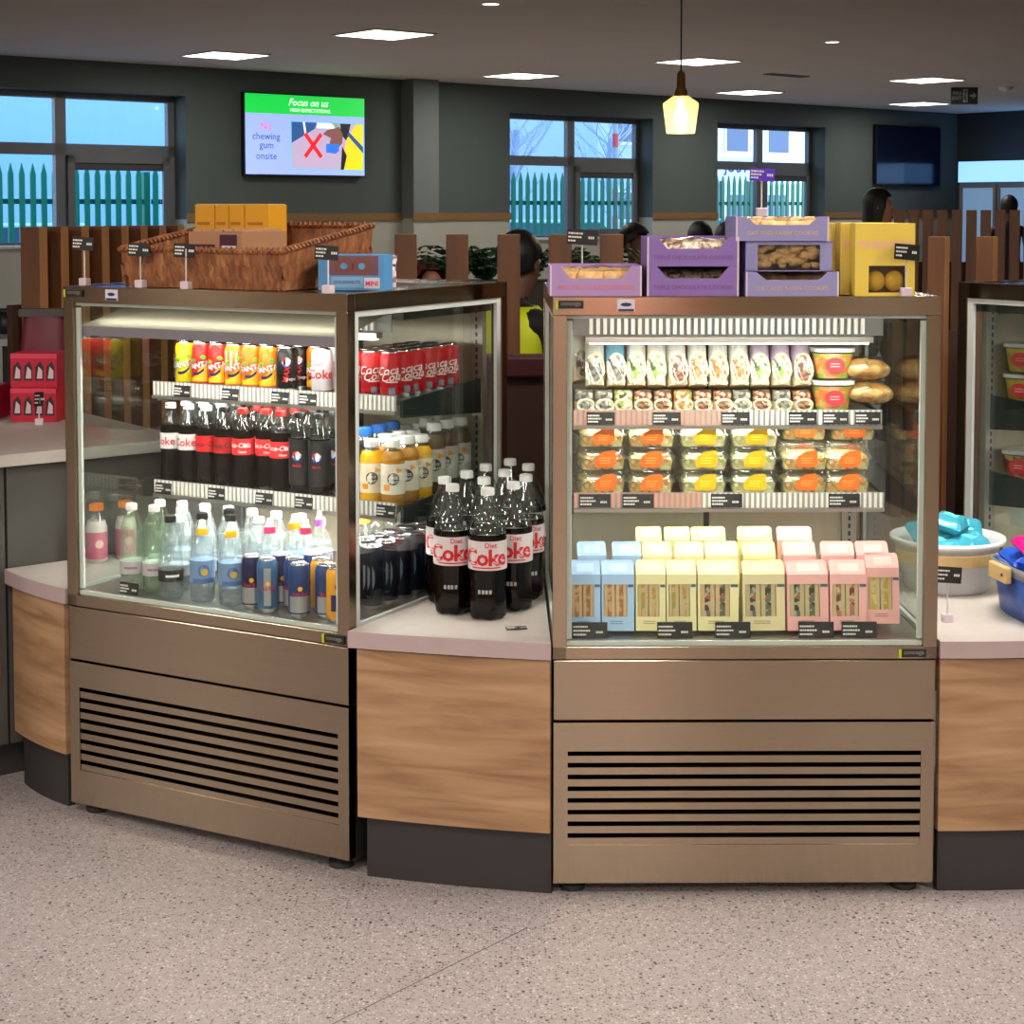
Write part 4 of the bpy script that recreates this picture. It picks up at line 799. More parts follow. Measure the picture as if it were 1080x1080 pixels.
t = place(tagcard(.05, .026), ('tag', .05, .026), (.012, 3.92, .6035), .12, 'black price tag lying flat on the cola bottle counter', 'black price tags', 'price tag', -math.pi/2)
# ------------------------------------------------------------------ food fridge: wraps, pots, rolls
M_FILM = glass('clear_film', (250, 250, 248), .08, .6, .12); M_PAPER = mat('wrap_paper', (240, 238, 226), .55, bump=(40, .4, .002)); M_TORT = ramp_mat('tortilla', [(.0, (214, 190, 140)), (.5, (238, 226, 190)), (1, (248, 242, 220))], 60, .6)
FILL = {
 'green': ramp_mat('filling_green', [(0, (60, 90, 40)), (.25, (150, 180, 90)), (.5, (232, 228, 190)), (.75, (214, 170, 120)), (.9, (240, 236, 214))], 110, .6, 'cells'),
 'orange': ramp_mat('filling_orange', [(0, (210, 96, 30)), (.3, (232, 140, 60)), (.5, (240, 220, 180)), (.7, (120, 150, 70)), (.85, (236, 160, 90))], 110, .6, 'cells'),
 'meat': ramp_mat('filling_meat', [(0, (110, 66, 44)), (.3, (176, 120, 90)), (.55, (222, 200, 170)), (.75, (90, 80, 60)), (.9, (200, 150, 130))], 120, .6, 'cells'),
 'grey': ramp_mat('filling_seed', [(0, (84, 84, 76)), (.3, (150, 148, 136)), (.6, (206, 202, 188)), (.8, (110, 112, 96))], 110, .6, 'cells')}
M_SLV = {'plain': mat('sleeve_plain', (244, 242, 232), .5), 'blue': mat('sleeve_blue', (120, 190, 222), .5), 'mauve': mat('sleeve_mauve', (196, 176, 196), .5)}
def wrap_pack(fill, sleeve, w=.048, h=.135, dp=.075):
    t = thing('tortilla_wrap', '', 'wrap'); m = MB(); n = 20; rows = 9
    def sec(v):   # v 0 bottom .. 1 top
        z = h*v; k = 1 if v < .8 else math.sqrt(max(0, 1-((v-.8)/.22)**2)); return z, k
    vs = []; 
    for j in range(rows+1):
        z, k = sec(j/rows)
        for i in range(n):
            a = 2*math.pi*i/n; c, s = math.cos(a), math.sin(a); e = .75
            vs.append((w/2*math.copysign(abs(c)**e, c)*(.85+.15*k), dp/2*math.copysign(abs(s)**e, s)*k, z))
    fs = [(j*n+i, j*n+(i+1) % n, (j+1)*n+(i+1) % n, (j+1)*n+i) for j in range(rows) for i in range(n)]; ms = [1 if (q//n) >= 4 else 0 for q in range(len(fs))]
    m.add(vs, fs, ms, True); m.add(vs[-n:], [tuple(range(n))], 1, True); m.add(vs[:n], [tuple(range(n))[::-1]], 0)
    m.build('sleeve', [M_TORT, M_SLV[sleeve] if h > .06 else FILL[fill]], t)
    f = MB(); k = 16; vs = [(0, -dp/2-.006, h*.3)]
    for rr in (.55, 1.0):
        for i in range(k): a = 2*math.pi*i/k; vs.append((w*.44*rr*math.cos(a), -dp/2-.006*(1.25-rr), h*.3+h*.26*rr*math.sin(a)))
    fs = [(0, 1+i, 1+(i+1) % k) for i in range(k)] + [(1+i, 1+k+i, 1+k+(i+1) % k, 1+(i+1) % k) for i in range(k)]; f.add(vs, fs, 0, True); f.build('filling', FILL[fill], t)
    f = MB(); f.tube([(w*.46*math.cos(2*math.pi*i/k), -dp/2-.001, h*.3+h*.28*math.sin(2*math.pi*i/k)) for i in range(k)], .0035, 6, closed=True); f.build('tortilla_rim', M_TORT, t)
    f = MB(); f.grid(lambda u, v: ((u-.5)*w*1.02, -dp/2-.011-.003*math.sin(9*u+5*v), h*.5*v), 8, 6); f.build('film_window', M_FILM, t)
    return t
GWRAP = 'wraps on the top shelf of the food fridge'
ws = [(628, 'grey', 'plain'), (650, 'grey', 'blue'), (672, 'green', 'plain'), (693.5, 'green', 'plain'), (715, 'meat', 'plain'), (737, 'orange', 'plain'), (759, 'orange', 'plain'), (781, 'orange', 'plain'), (803, 'green', 'mauve'), (825, 'green', 'mauve'), (847, 'meat', 'mauve')]
for i, (px, f, s) in enumerate(ws):
    nm = {'plain': 'white-sleeved', 'blue': 'blue-topped', 'mauve': 'mauve-topped'}[s]
    place(lambda: wrap_pack(f, s), 'wrap'+f+s, FR(fx(FR, px, .37), .385, SR[0]+.063), FR.yaw+rnd.uniform(-.08, .08), '%s wrap standing in the upper row, %s from the cola bottle side' % (nm, ORD[i]), GWRAP, 'wrap', -.25)
for i in range(12):
    f = ('grey', 'grey', 'green', 'meat', 'meat', 'orange', 'meat', 'meat', 'grey', 'meat', 'grey', 'meat')[i]
    place(lambda: wrap_pack(f, 'plain', .046, .05, .07), 'wraplow'+f, FR(fx(FR, 616+20.9*i, .38), .385, SR[0]+.005), FR.yaw+rnd.uniform(-.1, .1), 'short film-wrapped wrap in the lower row, %s from the cola bottle side' % ORD[i], GWRAP, 'wrap')
place(lambda: wrap_pack('grey', 'plain'), 'wrapgreyplain2', FR(fx(FR, 615, .42), .51, SR[0]+.063), FR.yaw+.2, 'film-wrapped wrap leaning at the back against the cola bottle side', GWRAP, 'wrap', -.25)
M_POTF = ramp_mat('fruit_mix', [(0, (236, 140, 70)), (.35, (240, 176, 110)), (.6, (150, 180, 60)), (.8, (244, 200, 150))], 60, .4, 'cells')
def pot(fruit=None, r=.055, h=.082):
    t = thing('fruit_pot', '', 'food pot'); m = MB()
    def ring(z, a): 
        return [(a*math.copysign(abs(math.cos(q))**.5, math.cos(q)), a*math.copysign(abs(math.sin(q))**.5, math.sin(q)), z) for q in [2*math.pi*k/20 for k in range(20)]]
    def shell(zs): 
        q = MB(); v = sum([ring(z, a) for z, a in zs], []); fs = [(j*20+i, j*20+(i+1) % 20, (j+1)*20+(i+1) % 20, (j+1)*20+i) for j in range(len(zs)-1) for i in range(20)]; q.add(v, fs, 0, True); q.add(v[:20], [tuple(range(20))[::-1]]); return q
    shell([(0, r*.78), (h*.85, r*.98)]).build('pot', M_FILM, t)
    f = shell([(.003, r*.74), (h*.8, r*.93)]); f.add(ring(h*.8, r*.93), [tuple(range(20))]); f.build('fruit', fruit or M_POTF, t)
    l = shell([(h*.85, r*1.02), (h*.97, r*1.02)]); l.add(ring(h*.97, r*1.02), [tuple(range(20))]); l.build('lid', mat('pot_lid', (226, 224, 222), .35), t)
    s = MB(); v = [(.026*math.cos(q), -r*.9-.004, h*.45+.02*math.sin(q)) for q in [2*math.pi*k/14 for k in range(14)]]; s.add(v, [tuple(range(14))], 0); s.add([(a*.45, b-.0006, c*.45+h*.25) for a, b, c in v], [tuple(range(14))], 0); [s.box(-.012, .012, -r*.9-.0052, -r*.9-.0045, h*.45+z-.0012, h*.45+z+.0012, 1) for z in (.004, -.003)]; s.build('round_sticker', [mat('sticker_coral', (226, 60, 70), .5), mat('sticker_pale', (240, 190, 180), .5)], t)
    return t
xp = fx(FR, 878, .39)
place(pot, 'pot', FR(xp, .395, SR[0]+.001), FR.yaw, 'fruit pot with coral sticker, lower of the two stacked', 'fruit pots', 'fruit pot'); place(pot, 'pot', FR(xp, .395, SR[0]+.084), FR.yaw, 'fruit pot with coral sticker, upper of the two stacked', 'fruit pots', 'fruit pot')
place(pot, 'pot', FR(.63, .56, SR[0]+.001), FR.yaw, 'fruit pot standing behind the stacked pots', 'fruit pots', 'fruit pot')
M_ROLL = ramp_mat('bread_golden', [(.3, (176, 116, 54)), (.48, (214, 164, 92)), (.66, (236, 204, 144))], 40, .7, bump=.8)
def roll():
    t = thing('filled_roll', '', 'bread roll'); m = MB()
    m.grid(lambda u, v: (lambda a, b: (.058*math.copysign(abs(math.cos(a)*math.cos(b))**.8, math.cos(a)*math.cos(b)), .045*math.copysign(abs(math.sin(a)*math.cos(b))**.8, math.sin(a)*math.cos(b)), .026+.026*math.sin(b)*(1 if b > 0 else .9)*(.8+.2*math.cos(2*a+.6))+.003*math.sin(5*a)))(2*math.pi*u, math.pi*(v-.5)), 24, 12); m.build('bread', M_ROLL, t)
    m = MB(); m.grid(lambda u, v: (lambda a, b: (.064*math.cos(a)*math.cos(b)**.6, .05*math.sin(a)*math.cos(b)**.6, .028+.029*math.sin(b)+.0025*math.sin(7*a+3*b)))(2*math.pi*u, math.pi*(v*.94-.47)), 24, 10); m.build('film_wrap', M_FILM, t); return t
x = fx(FR, 918, .4)
place(roll, 'roll', FR(x-.004, .37, SR[0]+.022), FR.yaw, 'golden filled roll in film, lower of the stack beside the fruit pots', 'film-wrapped rolls', 'bread roll'); place(roll, 'roll', FR(x-.01, .375, SR[0]+.082), FR.yaw+.2, 'golden filled roll in film, upper of the stack beside the fruit pots', 'film-wrapped rolls', 'bread roll')
place(roll, 'roll', FR(.765, .56, SR[0]+.006), FR.yaw+.5, 'golden filled roll in film at the back by the end glass', 'film-wrapped rolls', 'bread roll'); place(roll, 'roll', FR(.765, .56, SR[0]+.068), FR.yaw-.3, 'golden filled roll in film on top of the rear one', 'film-wrapped rolls', 'bread roll')
# ------------------------------------------------------------------ salad boxes
M_SAL = {'o': ramp_mat('salad_orange', [(0, (226, 150, 60)), (.3, (240, 220, 160)), (.55, (214, 190, 130)), (.75, (150, 150, 80)), (.9, (230, 110, 50))], 95, .55, 'cells', bump=.5), 'y': ramp_mat('salad_pasta', [(0, (206, 196, 120)), (.3, (240, 234, 190)), (.6, (224, 214, 160)), (.85, (120, 130, 70))], 95, .55, 'cells', bump=.5)}
M_BOXP = glass('clear_box', (248, 250, 246), .08, .7, .06, milk=.06)
def salad(kind):
    t = thing('salad_box', '', 'salad box'); w, d, h = .0605, .055, .057
    def loop(a, b, z): return [(a*math.copysign(abs(math.cos(q))**.28, math.cos(q)), b*math.copysign(abs(math.sin(q))**.28, math.sin(q)), z) for q in [2*math.pi*k/24 for k in range(24)]]
    def shell(zs, m=0):
        q = MB(); v = sum([loop(a, b, z) for a, b, z in zs], []); q.add(v, [(j*24+i, j*24+(i+1) % 24, (j+1)*24+(i+1) % 24, (j+1)*24+i) for j in range(len(zs)-1) for i in range(24)], m, True); q.add(v[:24], [tuple(range(24))[::-1]], m); q.add(v[-24:], [tuple(range(24))], m); return q
    shell([(w*.92, d*.92, 0), (w*.98, d*.97, h*.5), (w, d, h*.5), (w*1.05, d*1.05, h*.51), (w*1.05, d*1.05, h*.53)]).build('tray', M_BOXP, t)
    shell([(w*1.05, d*1.05, h*.535), (w*1.05, d*1.05, h*.55), (w*.97, d*.97, h*.6), (w*.88, d*.86, h)]).build('lid', M_BOXP, t)
    shell([(w*.86, d*.86, .002), (w*.92, d*.9, h*.42), (w*.82, d*.76, h*.62), (w*.5, d*.5, h*.74)]).build('salad', M_SAL[kind], t)
    col = (236, 112, 30) if kind == 'o' else (222, 176, 14); s = MB()
    out = [(-.025, -.02), (.02, -.021), (.028, -.011), (.028, .02), (.02, .022), (-.002, .02), (-.02, .009), (-.028, -.004)]
    s.prism([(x, z+h*.52) for x, z in out], -d-.0045, -d-.003, 0, axis='y')
    for z in (.003, -.003, -.009): s.box(-.014, .016-.004*(z < 0), -d-.0052, -d-.0045, h*.52+z-.001, h*.52+z+.001, 1)
    s.build('leaf_sticker', [mat('sticker_'+kind, col, .5), mat('sticker_line_'+kind, tuple(min(255, v+60) for v in col), .5)], t); return t
GS = 'salad boxes on the middle shelf of the food fridge'
LV = ('bottom', 'middle', 'top', 'fourth')
for c, (px, k, ns) in enumerate(((634, 'o', 3), (688, 'o', 3), (743, 'y', 3), (797, 'y', 3), (850, 'o', 2), (895, 'o', 2))):
    for j in range(ns):
        yw = FR.yaw + (.12 if c == 0 else 0) + rnd.uniform(-.04, .04)
        place(lambda: salad(k), 'salad'+k, FR(fx(FR, px, .35)+rnd.uniform(-.002, .002), .379+.002*j, SR[1]+.001+.0582*j), yw, '%s-sticker salad box, %s of its stack, %s stack from the cola bottle side' % ('orange' if k == 'o' else 'yellow', LV[j], ORD[c]), GS, 'salad box')
for c, px in enumerate((850, 902)): place(lambda: salad('o'), 'salado', FR(fx(FR, px, .46), .5, SR[1]+.118), FR.yaw, 'orange-sticker salad box at the back above the %s stack' % ORD[4+c], GS, 'salad box')
for c, px in enumerate((690, 742, 794, 846, 896)):
    for j in range(2): place(lambda: salad('y' if c in (1, 2) else 'o'), 'salad'+('y' if c in (1, 2) else 'o'), FR(fx(FR, px, .47)-.01, .5, SR[1]+.001+.0582*j), FR.yaw, 'salad box in the rear row, %s layer, behind the %s stack' % (LV[j], ORD[c+1]), GS, 'salad box')
# ------------------------------------------------------------------ sandwich packs
M_BREAD = ramp_mat('sliced_bread', [(0, (222, 180, 120)), (.4, (242, 218, 168)), (1, (250, 238, 204))], 70, .7, bump=.3)
M_SF = {'tuna': ramp_mat('filling_tuna', [(0, (190, 140, 100)), (.5, (226, 196, 150)), (1, (240, 220, 190))], 90, .6, 'cells'), 'cheese': ramp_mat('filling_cheese', [(0, (236, 180, 80)), (.4, (240, 216, 160)), (.7, (180, 190, 110)), (1, (246, 230, 190))], 90, .6, 'cells'), 'dark': ramp_mat('filling_dark', [(0, (50, 66, 50)), (.3, (110, 130, 110)), (.55, (214, 206, 190)), (.8, (200, 120, 80))], 90, .6, 'cells'), 'ham': ramp_mat('filling_ham', [(0, (150, 50, 50)), (.3, (222, 140, 130)), (.6, (240, 226, 190)), (.85, (90, 110, 70))], 90, .6, 'cells'), 'egg': ramp_mat('filling_egg', [(0, (240, 200, 70)), (.5, (248, 232, 160)), (1, (250, 246, 220))], 90, .6, 'cells')}
CARD = {'blue': (168, 200, 236), 'cream': (236, 226, 170), 'kraft': (222, 206, 160), 'lemon': (240, 234, 160), 'pink': (240, 178, 172), 'olive': (206, 196, 120), 'rose': (222, 160, 140)}
def sandwich(card, fill, w=.08, h=.165):
    t = thing('sandwich_pack', '', 'sandwich'); dp = .075; cm = mat('card_'+card, CARD[card], .55); hw = w/2; wz0, wz1 = h*.2, h*.66; wx0, wx1 = -hw*.88, hw*.58
    m = MB(); th = .0012
    m.box(-hw, hw, 0, th, 0, wz0); m.box(-hw, wx0, 0, th, wz0, wz1); m.box(wx1, hw, 0, th, wz0, wz1); m.box(-hw, hw, 0, th, wz1, h*.8)
    for x in (-hw, hw-th): m.prism([(th, 0), (dp, 0), (dp, h*.12), (th+.004, h*.8)], x, x+th, axis='x')
    m.box(-hw, hw, th, dp, 0, th)
    m.add([(-hw, 0, h*.8), (hw, 0, h*.8), (hw, .0187, h*.97), (hw*.88, .022, h), (-hw*.88, .022, h), (-hw, .0187, h*.97), (-hw, .024, h*.8), (hw, .024, h*.8)], [(0, 1, 2, 3, 4, 5), (6, 5, 4, 3, 2, 7), (0, 5, 6), (1, 7, 2)]); q_ = lambda x, z: (x, .022*(z-h*.8)/(h*.2)-.0007, z); m.add([q_(-hw*.3, h*.965), q_(hw*.3, h*.965), q_(hw*.3, h*.98), q_(-hw*.3, h*.98)], [(0, 1, 2, 3)])
    m.add([(-hw, .024, h*.8), (hw, .024, h*.8), (hw, dp, h*.12), (-hw, dp, h*.12)], [(3, 2, 1, 0)])
    m.build('card_box', cm, t)
    s = MB(); 
    for k in range(2):
        x0 = wx0+.001+(wx1-wx0)*k/2; x1 = x0+(wx1-wx0)/2-.002; q = (x1-x0)/3
        s.box(x0, x0+q*.9, .0022, .04, wz0-.01, wz1+.01, 0); s.box(x0+q*.9, x0+q*2.1, .0016+.001*k, .04, wz0-.01, wz1+.01, 1); s.box(x0+q*2.1, x1, .0022, .04, wz0-.01, wz1+.01, 0)
    s.build('sandwich_slices', [M_BREAD, M_SF[fill]], t, bevel=.0006)
    f = MB(); f.box(wx0, wx1, .0004, .001, wz0, wz1); f.build('film_window', M_FILM, t)
    p = MB(); tilt = lambda z, x: (x, -.0006+.022*(z-h*.8)/(h*.2)-.0004, z)
    p.add([tilt(h*.84, -hw*.5), tilt(h*.84, hw*.6), tilt(h*.95, hw*.6), tilt(h*.95, -hw*.5)], [(0, 1, 2, 3)], 0); p.box(wx1+.002, hw-.001, -.0006, 0, h*.62, h*.66, 1)
    for z in (.1, .13): p.box(-hw*.5, hw*.3, -.0005, 0, h*z, h*(z+.012), 2)
    p.build('print', [mat('print_'+card, tuple(min(255, v+22) for v in CARD[card]), .5), mat('print_teal', (70, 96, 110), .5), mat('print_tone_'+card, tuple(int(v*.72) for v in CARD[card]), .5)], t)
    return t
GSW = 'sandwich packs on the deck of the food fridge'
front = [(618, .073, 'blue', 'tuna'), (653, .076, 'blue', 'tuna'), (688, .07, 'cream', 'cheese'), (721, .07, 'cream', 'cheese'), (760, .096, 'cream', 'dark'), (809, .1, 'kraft', 'dark'), (856, .098, 'pink', 'dark'), (899, .086, 'pink', 'ham'), (937, .078, 'pink', 'egg')]
dk = .577
for i, (px, w, c, f) in enumerate(front):
    place(lambda: sandwich(c, f, w), 'sw%s%s%.3f' % (c, f, w), FR(fx(FR, px, .07), .062 if i != 8 else .075, (dk if i != 8 else .59)+.0095), FR.yaw+rnd.uniform(-.05, .05), '%s card sandwich pack in the front row, %s from the cola bottle side' % (c, ORD[i]), GSW, 'sandwich', -.12)
lab2 = 'blue blue cream cream cream lemon pink pink pink'.split()
m = MB(); 
for k, (y0, y1, z) in enumerate(((.168, .27, .597), (.27, .4, .612))): m.box(.05, .846, y0, y1, .576, z)
o = m.build('shelf_riser', M_STEEL2); tag(o, 'stepped steel riser under the rear sandwich rows of the food fridge', 'riser')
for v_ in o.data.vertices: v_.co = FR.M @ v_.co
o.data.update()
for i, px in enumerate((626, 663, 695, 729, 764, 805, 848, 888, 926)):
    c = lab2[i]; f = 'egg' if c == 'pink' else 'cheese' if c != 'blue' else 'tuna'; w = .07 if i < 4 else .08
    place(lambda: sandwich(c, f, w), 'sw%s%s%.3f' % (c, f, w), FR(fx(FR, px, .18), .178, .6075), FR.yaw+rnd.uniform(-.05, .05), '%s card sandwich pack in the second row, %s from the cola bottle side' % (c, ORD[i]), GSW, 'sandwich', -.12)
for i, px in enumerate((687, 717, 750, 800, 842)):
    c = 'rose' if i == 4 else 'olive'; w = .064 if i < 2 else .086
    place(lambda: sandwich(c, 'cheese', w), 'sw%s%.3f' % (c, w), FR(fx(FR, px, .29), .29, .6225), FR.yaw+rnd.uniform(-.05, .05), '%s card sandwich pack in the rear row, %s from the cola bottle side' % (c, ORD[i]), GSW, 'sandwich', -.12)
# ------------------------------------------------------------------ corner fridge stock
M_YF = ramp_mat('pineapple_chunks', [(0, (220, 190, 60)), (.5, (240, 216, 100)), (1, (250, 236, 150))], 50, .4, 'cells'); M_RF = ramp_mat('melon_mix', [(0, (190, 50, 50)), (.4, (226, 120, 90)), (.7, (236, 206, 120))], 50, .4, 'cells')
for j in range(2):
    for i in range(6):
        place(lambda: pot(M_YF), 'potyellow', FT(.13+.124*(i % 2), .41+.123*(i//2), 1.051+.084*j), FT.yaw-1.2, 'yellow fruit pot in the corner fridge, %s layer, %s counted from the price rail' % (LV[j], ORD[i]), 'yellow fruit pots', 'fruit pot')
for i in range(6): place(lambda: pot(M_RF), 'potred', FT(.13+.124*(i % 2), .41+.123*(i//2), .841), FT.yaw-1.2, 'red fruit pot in the corner fridge, %s counted from the price rail' % ORD[i], 'red fruit pots', 'fruit pot')
# ------------------------------------------------------------------ goods on top of the food fridge
HT = H+.0005
M_LIL = mat('card_lilac', (176, 142, 196), .55); M_LILB = mat('card_lavender', (150, 146, 196), .55); M_LILIN = mat('card_inside', (222, 206, 214), .6)
M_COOK = ramp_mat('cookie', [(0, (110, 70, 40)), (.35, (190, 140, 80)), (.7, (222, 184, 124)), (1, (244, 226, 190))], 45, .7, bump=.6); M_COOKD = ramp_mat('cookie_dark', [(0, (50, 34, 28)), (.4, (110, 70, 50)), (.62, (222, 206, 180)), (1, (120, 84, 60))], 60, .7, bump=.6)
def tray(colm, inner, w, h, d, cut, text, colt, tall=False):
    t = thing('cookie_tray', '', 'cookie box'); m = MB(); th = .002; hw = w/2; e = .11*w
    zc = h*(1-cut); f = [(-hw, 0), (hw, 0), (hw, h), (hw-e, h), (hw-e*2, zc), (-hw+e*2, zc), (-hw+e, h), (-hw, h)]
    m.prism(f, 0, th, 0, axis='y'); m.box(-hw, hw, d-th, d, 0, h, 0); m.box(-hw, -hw+th, th, d-th, 0, h, 0); m.box(hw-th, hw, th, d-th, 0, h, 0); m.box(-hw+th, hw-th, th, d-th, 0, th, 0)
    for x in (-hw, hw-.004): m.box(x, x+.004, -.0006, 0, 0, h, 1)
    face_text(m, text, .0135, 0, zc*.5, -.0008, 2, bold=.015); m.build('card_tray', [colm, M_LILIN, colt], t)
    n = 6; c = MB(); rr = random.Random(5)
    for k in range(n):
        x = -hw*.72+1.44*hw*k/(n-1)
        q = MB(); q.M = Matrix.Translation((x, d*.42, h*.48)) @ Matrix.Rotation(rr.uniform(.9, 1.25), 4, 'X') @ Matrix.Rotation(rr.uniform(-.3, .3), 4, 'Y'); q.lathe([(.001, -.006), (.026, -.007), (.031, 0), (.026, .007), (.001, .009)], 14); c.add(q.v, q.f, 0, True)
        q = MB(); q.M = Matrix.Translation((x+.01, d*.66, h*.5)) @ Matrix.Rotation(1.2, 4, 'X'); q.lathe([(.001, -.006), (.026, -.007), (.031, 0), (.026, .007), (.001, .009)], 14); c.add(q.v, q.f, 0, True)
    c.build('cookies', inner, t); l = MB(); l.grid(lambda u, v: ((u-.5)*w*.8, .006+v*d*.8, h*.93+.004*math.sin(8*u)*math.sin(6*v)-.3*h*cut*(1-v)**3), 10, 6); l.build('film_cover', M_FILM, t); return t
TP = mat('tray_print', (130, 84, 150), .5); TPO = mat('tray_print_orange', (220, 130, 110), .5); TPG = mat('tray_print_gold', (206, 180, 140), .5)
def tp(px, d, z, w, h, mk, key, label, yaw=0): return place(mk, key, FR(fx(FR, px, d), d, z), FR.yaw+yaw, label, 'cookie trays on the food fridge', 'cookie box')
t1 = lambda: tray(M_LIL, M_COOK, .212, .07, .17, .42, 'MILK CHOCOLATE COOKIES', TPO); t2 = lambda: tray(mat('card_violet', (140, 108, 180), .55), M_COOKD, .212, .068, .17, .4, 'TRIPLE CHOCOLATE COOKIES', TP)
tp(628.5, .02, HT, 0, 0, t1, 'tray1', 'single low lilac cookie tray at the cola bottle end of the fridge top'); tp(731, .02, HT, 0, 0, t2, 'tray2', 'lower violet cookie tray of the pair in the middle of the fridge top'); tp(731, .02, HT+.0685, 0, 0, t2, 'tray2', 'upper violet cookie tray of the pair in the middle of the fridge top')
tw = lambda: tray(M_LILB, M_COOK, .215, .056, .18, .34, 'OAT AND RAISIN COOKIES', TPG)
tp(836, .015, HT, 0, 0, tw, 'tray3', 'bottom lavender cookie tray of the three stacked')
def popbox():
    t = thing('cookie_tray', '', 'cookie box'); m = MB(); w, h, d = .2, .07, .17; hw = w/2
    m.box(-hw, -hw*.72, 0, .002, 0, h); m.box(hw*.72, hw, 0, .002, 0, h); m.box(-hw*.72, hw*.72, 0, .002, h*.88, h); m.box(-hw, hw, d-.002, d, 0, h); m.box(-hw, -hw+.002, .002, d, 0, h); m.box(hw-.002, hw, .002, d, 0, h); m.box(-hw, hw, 0, d, 0, .002); m.box(-hw, hw, 0, d, h-.002, h); m.build('card_box', M_LILB, t)
    c = MB(); rr = random.Random(2)
    for k in range(60): c.ball((rr.uniform(-hw*.68, hw*.68), .016+rr.uniform(0, .02), rr.uniform(.012, h*.84)), rr.uniform(.008, .014), n=7, k=5, sc=(1.2, .8, .7))
    c.build('flapjack_pieces', ramp_mat('flapjack', [(0, (140, 96, 50)), (.4, (204, 164, 104)), (.75, (232, 204, 150)), (1, (250, 236, 200))], 60, .7, bump=.5), t)
    f = MB(); f.box(-hw*.72, hw*.72, .0004, .0009, .002, h*.88); f.build('film_window', M_FILM, t); return t
tp(832, .03, HT+.0565, 0, 0, popbox, 'popbox', 'middle lavender box of the three stacked, wide window of golden pieces'); tp(825, .02, HT+.127, 0, 0, tw, 'tray3', 'top lavender cookie tray of the three stacked')
M_YEL = mat('card_yellow', (236, 206, 84), .5)
def pine():
    t = thing('cake_carton', '', 'cake box'); m = MB(); w, h, d = .138, .168, .058; hw = w/2; x0, x1, z0, z1 = -hw*.54, hw*.72, .008, .07
    m.box(-hw, hw, 0, .002, z1, h); m.box(-hw, x0, 0, .002, 0, z1); m.box(x1, hw, 0, .002, 0, z1); m.box(x0, x1, 0, .002, 0, z0); m.box(-hw, hw, d-.002, d, 0, h); m.box(-hw, -hw+.002, .002, d, 0, h); m.box(hw-.002, hw, .002, d, 0, h); m.box(-hw, hw, .002, d, 0, .002); m.box(-hw, hw, .002, d, h-.002, h)
    face_text(m, 'PINEAPPLE', .026, 0, .118, -.0006, 1, bold=.02); face_text(m, 'cakes', .01, 0, .094, -.0006, 1); face_text(m, 'oo', .012, 0, .152, -.0006, 1); m.build('carton', [M_YEL, mat('print_rose', (226, 150, 130), .5)], t)
    c = MB(); 
    for x in (x0+.021, x1-.022): c.ball((x, .026, .034), .023, n=18, k=10, sc=(1, .9, 1.05))
    c.build('round_cakes', ramp_mat('glaze_yellow', [(0, (214, 160, 20)), (1, (246, 206, 60))], 14, .25), t); m = MB(); m.box(-hw+.003, hw-.003, d-.01, d-.008, .003, z1+.01); m.build('inner_tray', mat('inner_brown', (120, 70, 50), .6), t)
    m = MB(); m.box(x0, x1, .0005, .001, z0, z1); m.build('film_window', M_FILM, t); return t
for i in range(3): place(pine, 'pine', FR(fx(FR, 933, .02)-.022*i, .015+.0605*i, HT), FR.yaw, ('front yellow pineapple cake carton with round cake window', 'yellow cake carton behind the front pineapple carton', 'rearmost yellow cake carton of the three in line')[i], 'yellow cake cartons', 'cake box')
# tag stands
def stand(tw_, th_, hh, purple=False, yawt=.0):
    def f():
        t = thing('price_stand', '', 'price stand'); m = MB(); m.box(-.0125, .0125, -.01, .01, 0, .02); m.build('base', mat('stand_base', (214, 196, 204), .4), t, bevel=.002)
        m = MB(); m.tube([(0, 0, .019), (0, 0, hh), (0, -.004, hh+.008)], .0022, 8); m.box(-.004, .004, -.005, -.001, hh-.004, hh+.016); m.build('stem', mat('stem_white', (206, 200, 196), .4), t)
        m = MB(); m.M = Matrix.Translation((0, -.006, hh+.012)) @ Matrix.Rotation(yawt, 4, 'Z') @ Matrix.Rotation(.06, 4, 'Y'); m.box(-tw_/2, tw_/2, -.0015, 0, -th_/2, th_/2, 0); rr = random.Random(8)
        for (x0, x1, z) in ((-.45, 0, .25), (-.45, -.08, 0), (-.45, -.2, -.25)):
            x = x0*tw_
            while x < x1*tw_: q = rr.uniform(.003, .007); m.box(x, x+q, -.0019, -.0015, z*th_-.002, z*th_+.002, 1); x += q+.0014
        for k in range(3): m.box(.2*tw_+k*.005, .2*tw_+k*.005+.0035, -.0019, -.0015, -.003, .003, 1)
        m.build('card', [mat('tag_purple', (88, 40, 190), .5) if purple else M_BLK, M_INK], t); return t
    return f
GT = 'price stands on the fridge tops'
def st(F, px, d, z, mk, key, lab, yaw=0): return place(mk, key, F(fx(F, px, d), d, z), F.yaw+yaw, lab, GT, 'price stand')
st(FR, 621, .012-.025+.02, HT, stand(.07, .034, .135), 'st1', 'price stand before the single lilac cookie tray, tall stem') if False else None
place(stand(.075, .036, .12), 'st1', FR(fx(FR, 614, .22), .225, HT), FR.yaw, 'black-card price stand behind the single lilac cookie tray', GT, 'price stand')
place(stand(.01, .012, .012), 'st0', FR(fx(FR, 615, -.0), .008, HT), FR.yaw, 'small pale clip stand in front of the single lilac tray', GT, 'price stand') if False else None
place(stand(.058, .03, .085, True), 'st2', FR(fx(FR, 803, .07)+.0, .075, HT+.1835), FR.yaw, 'price stand with purple card on the lavender tray stack', GT, 'price stand')
place(stand(.075, .036, .09, False, .5), 'st3', FR(fx(FR, 957, .0)-.002, .002, HT), FR.yaw, 'black-card price stand leaning at the pineapple carton', GT, 'price stand', -.02)
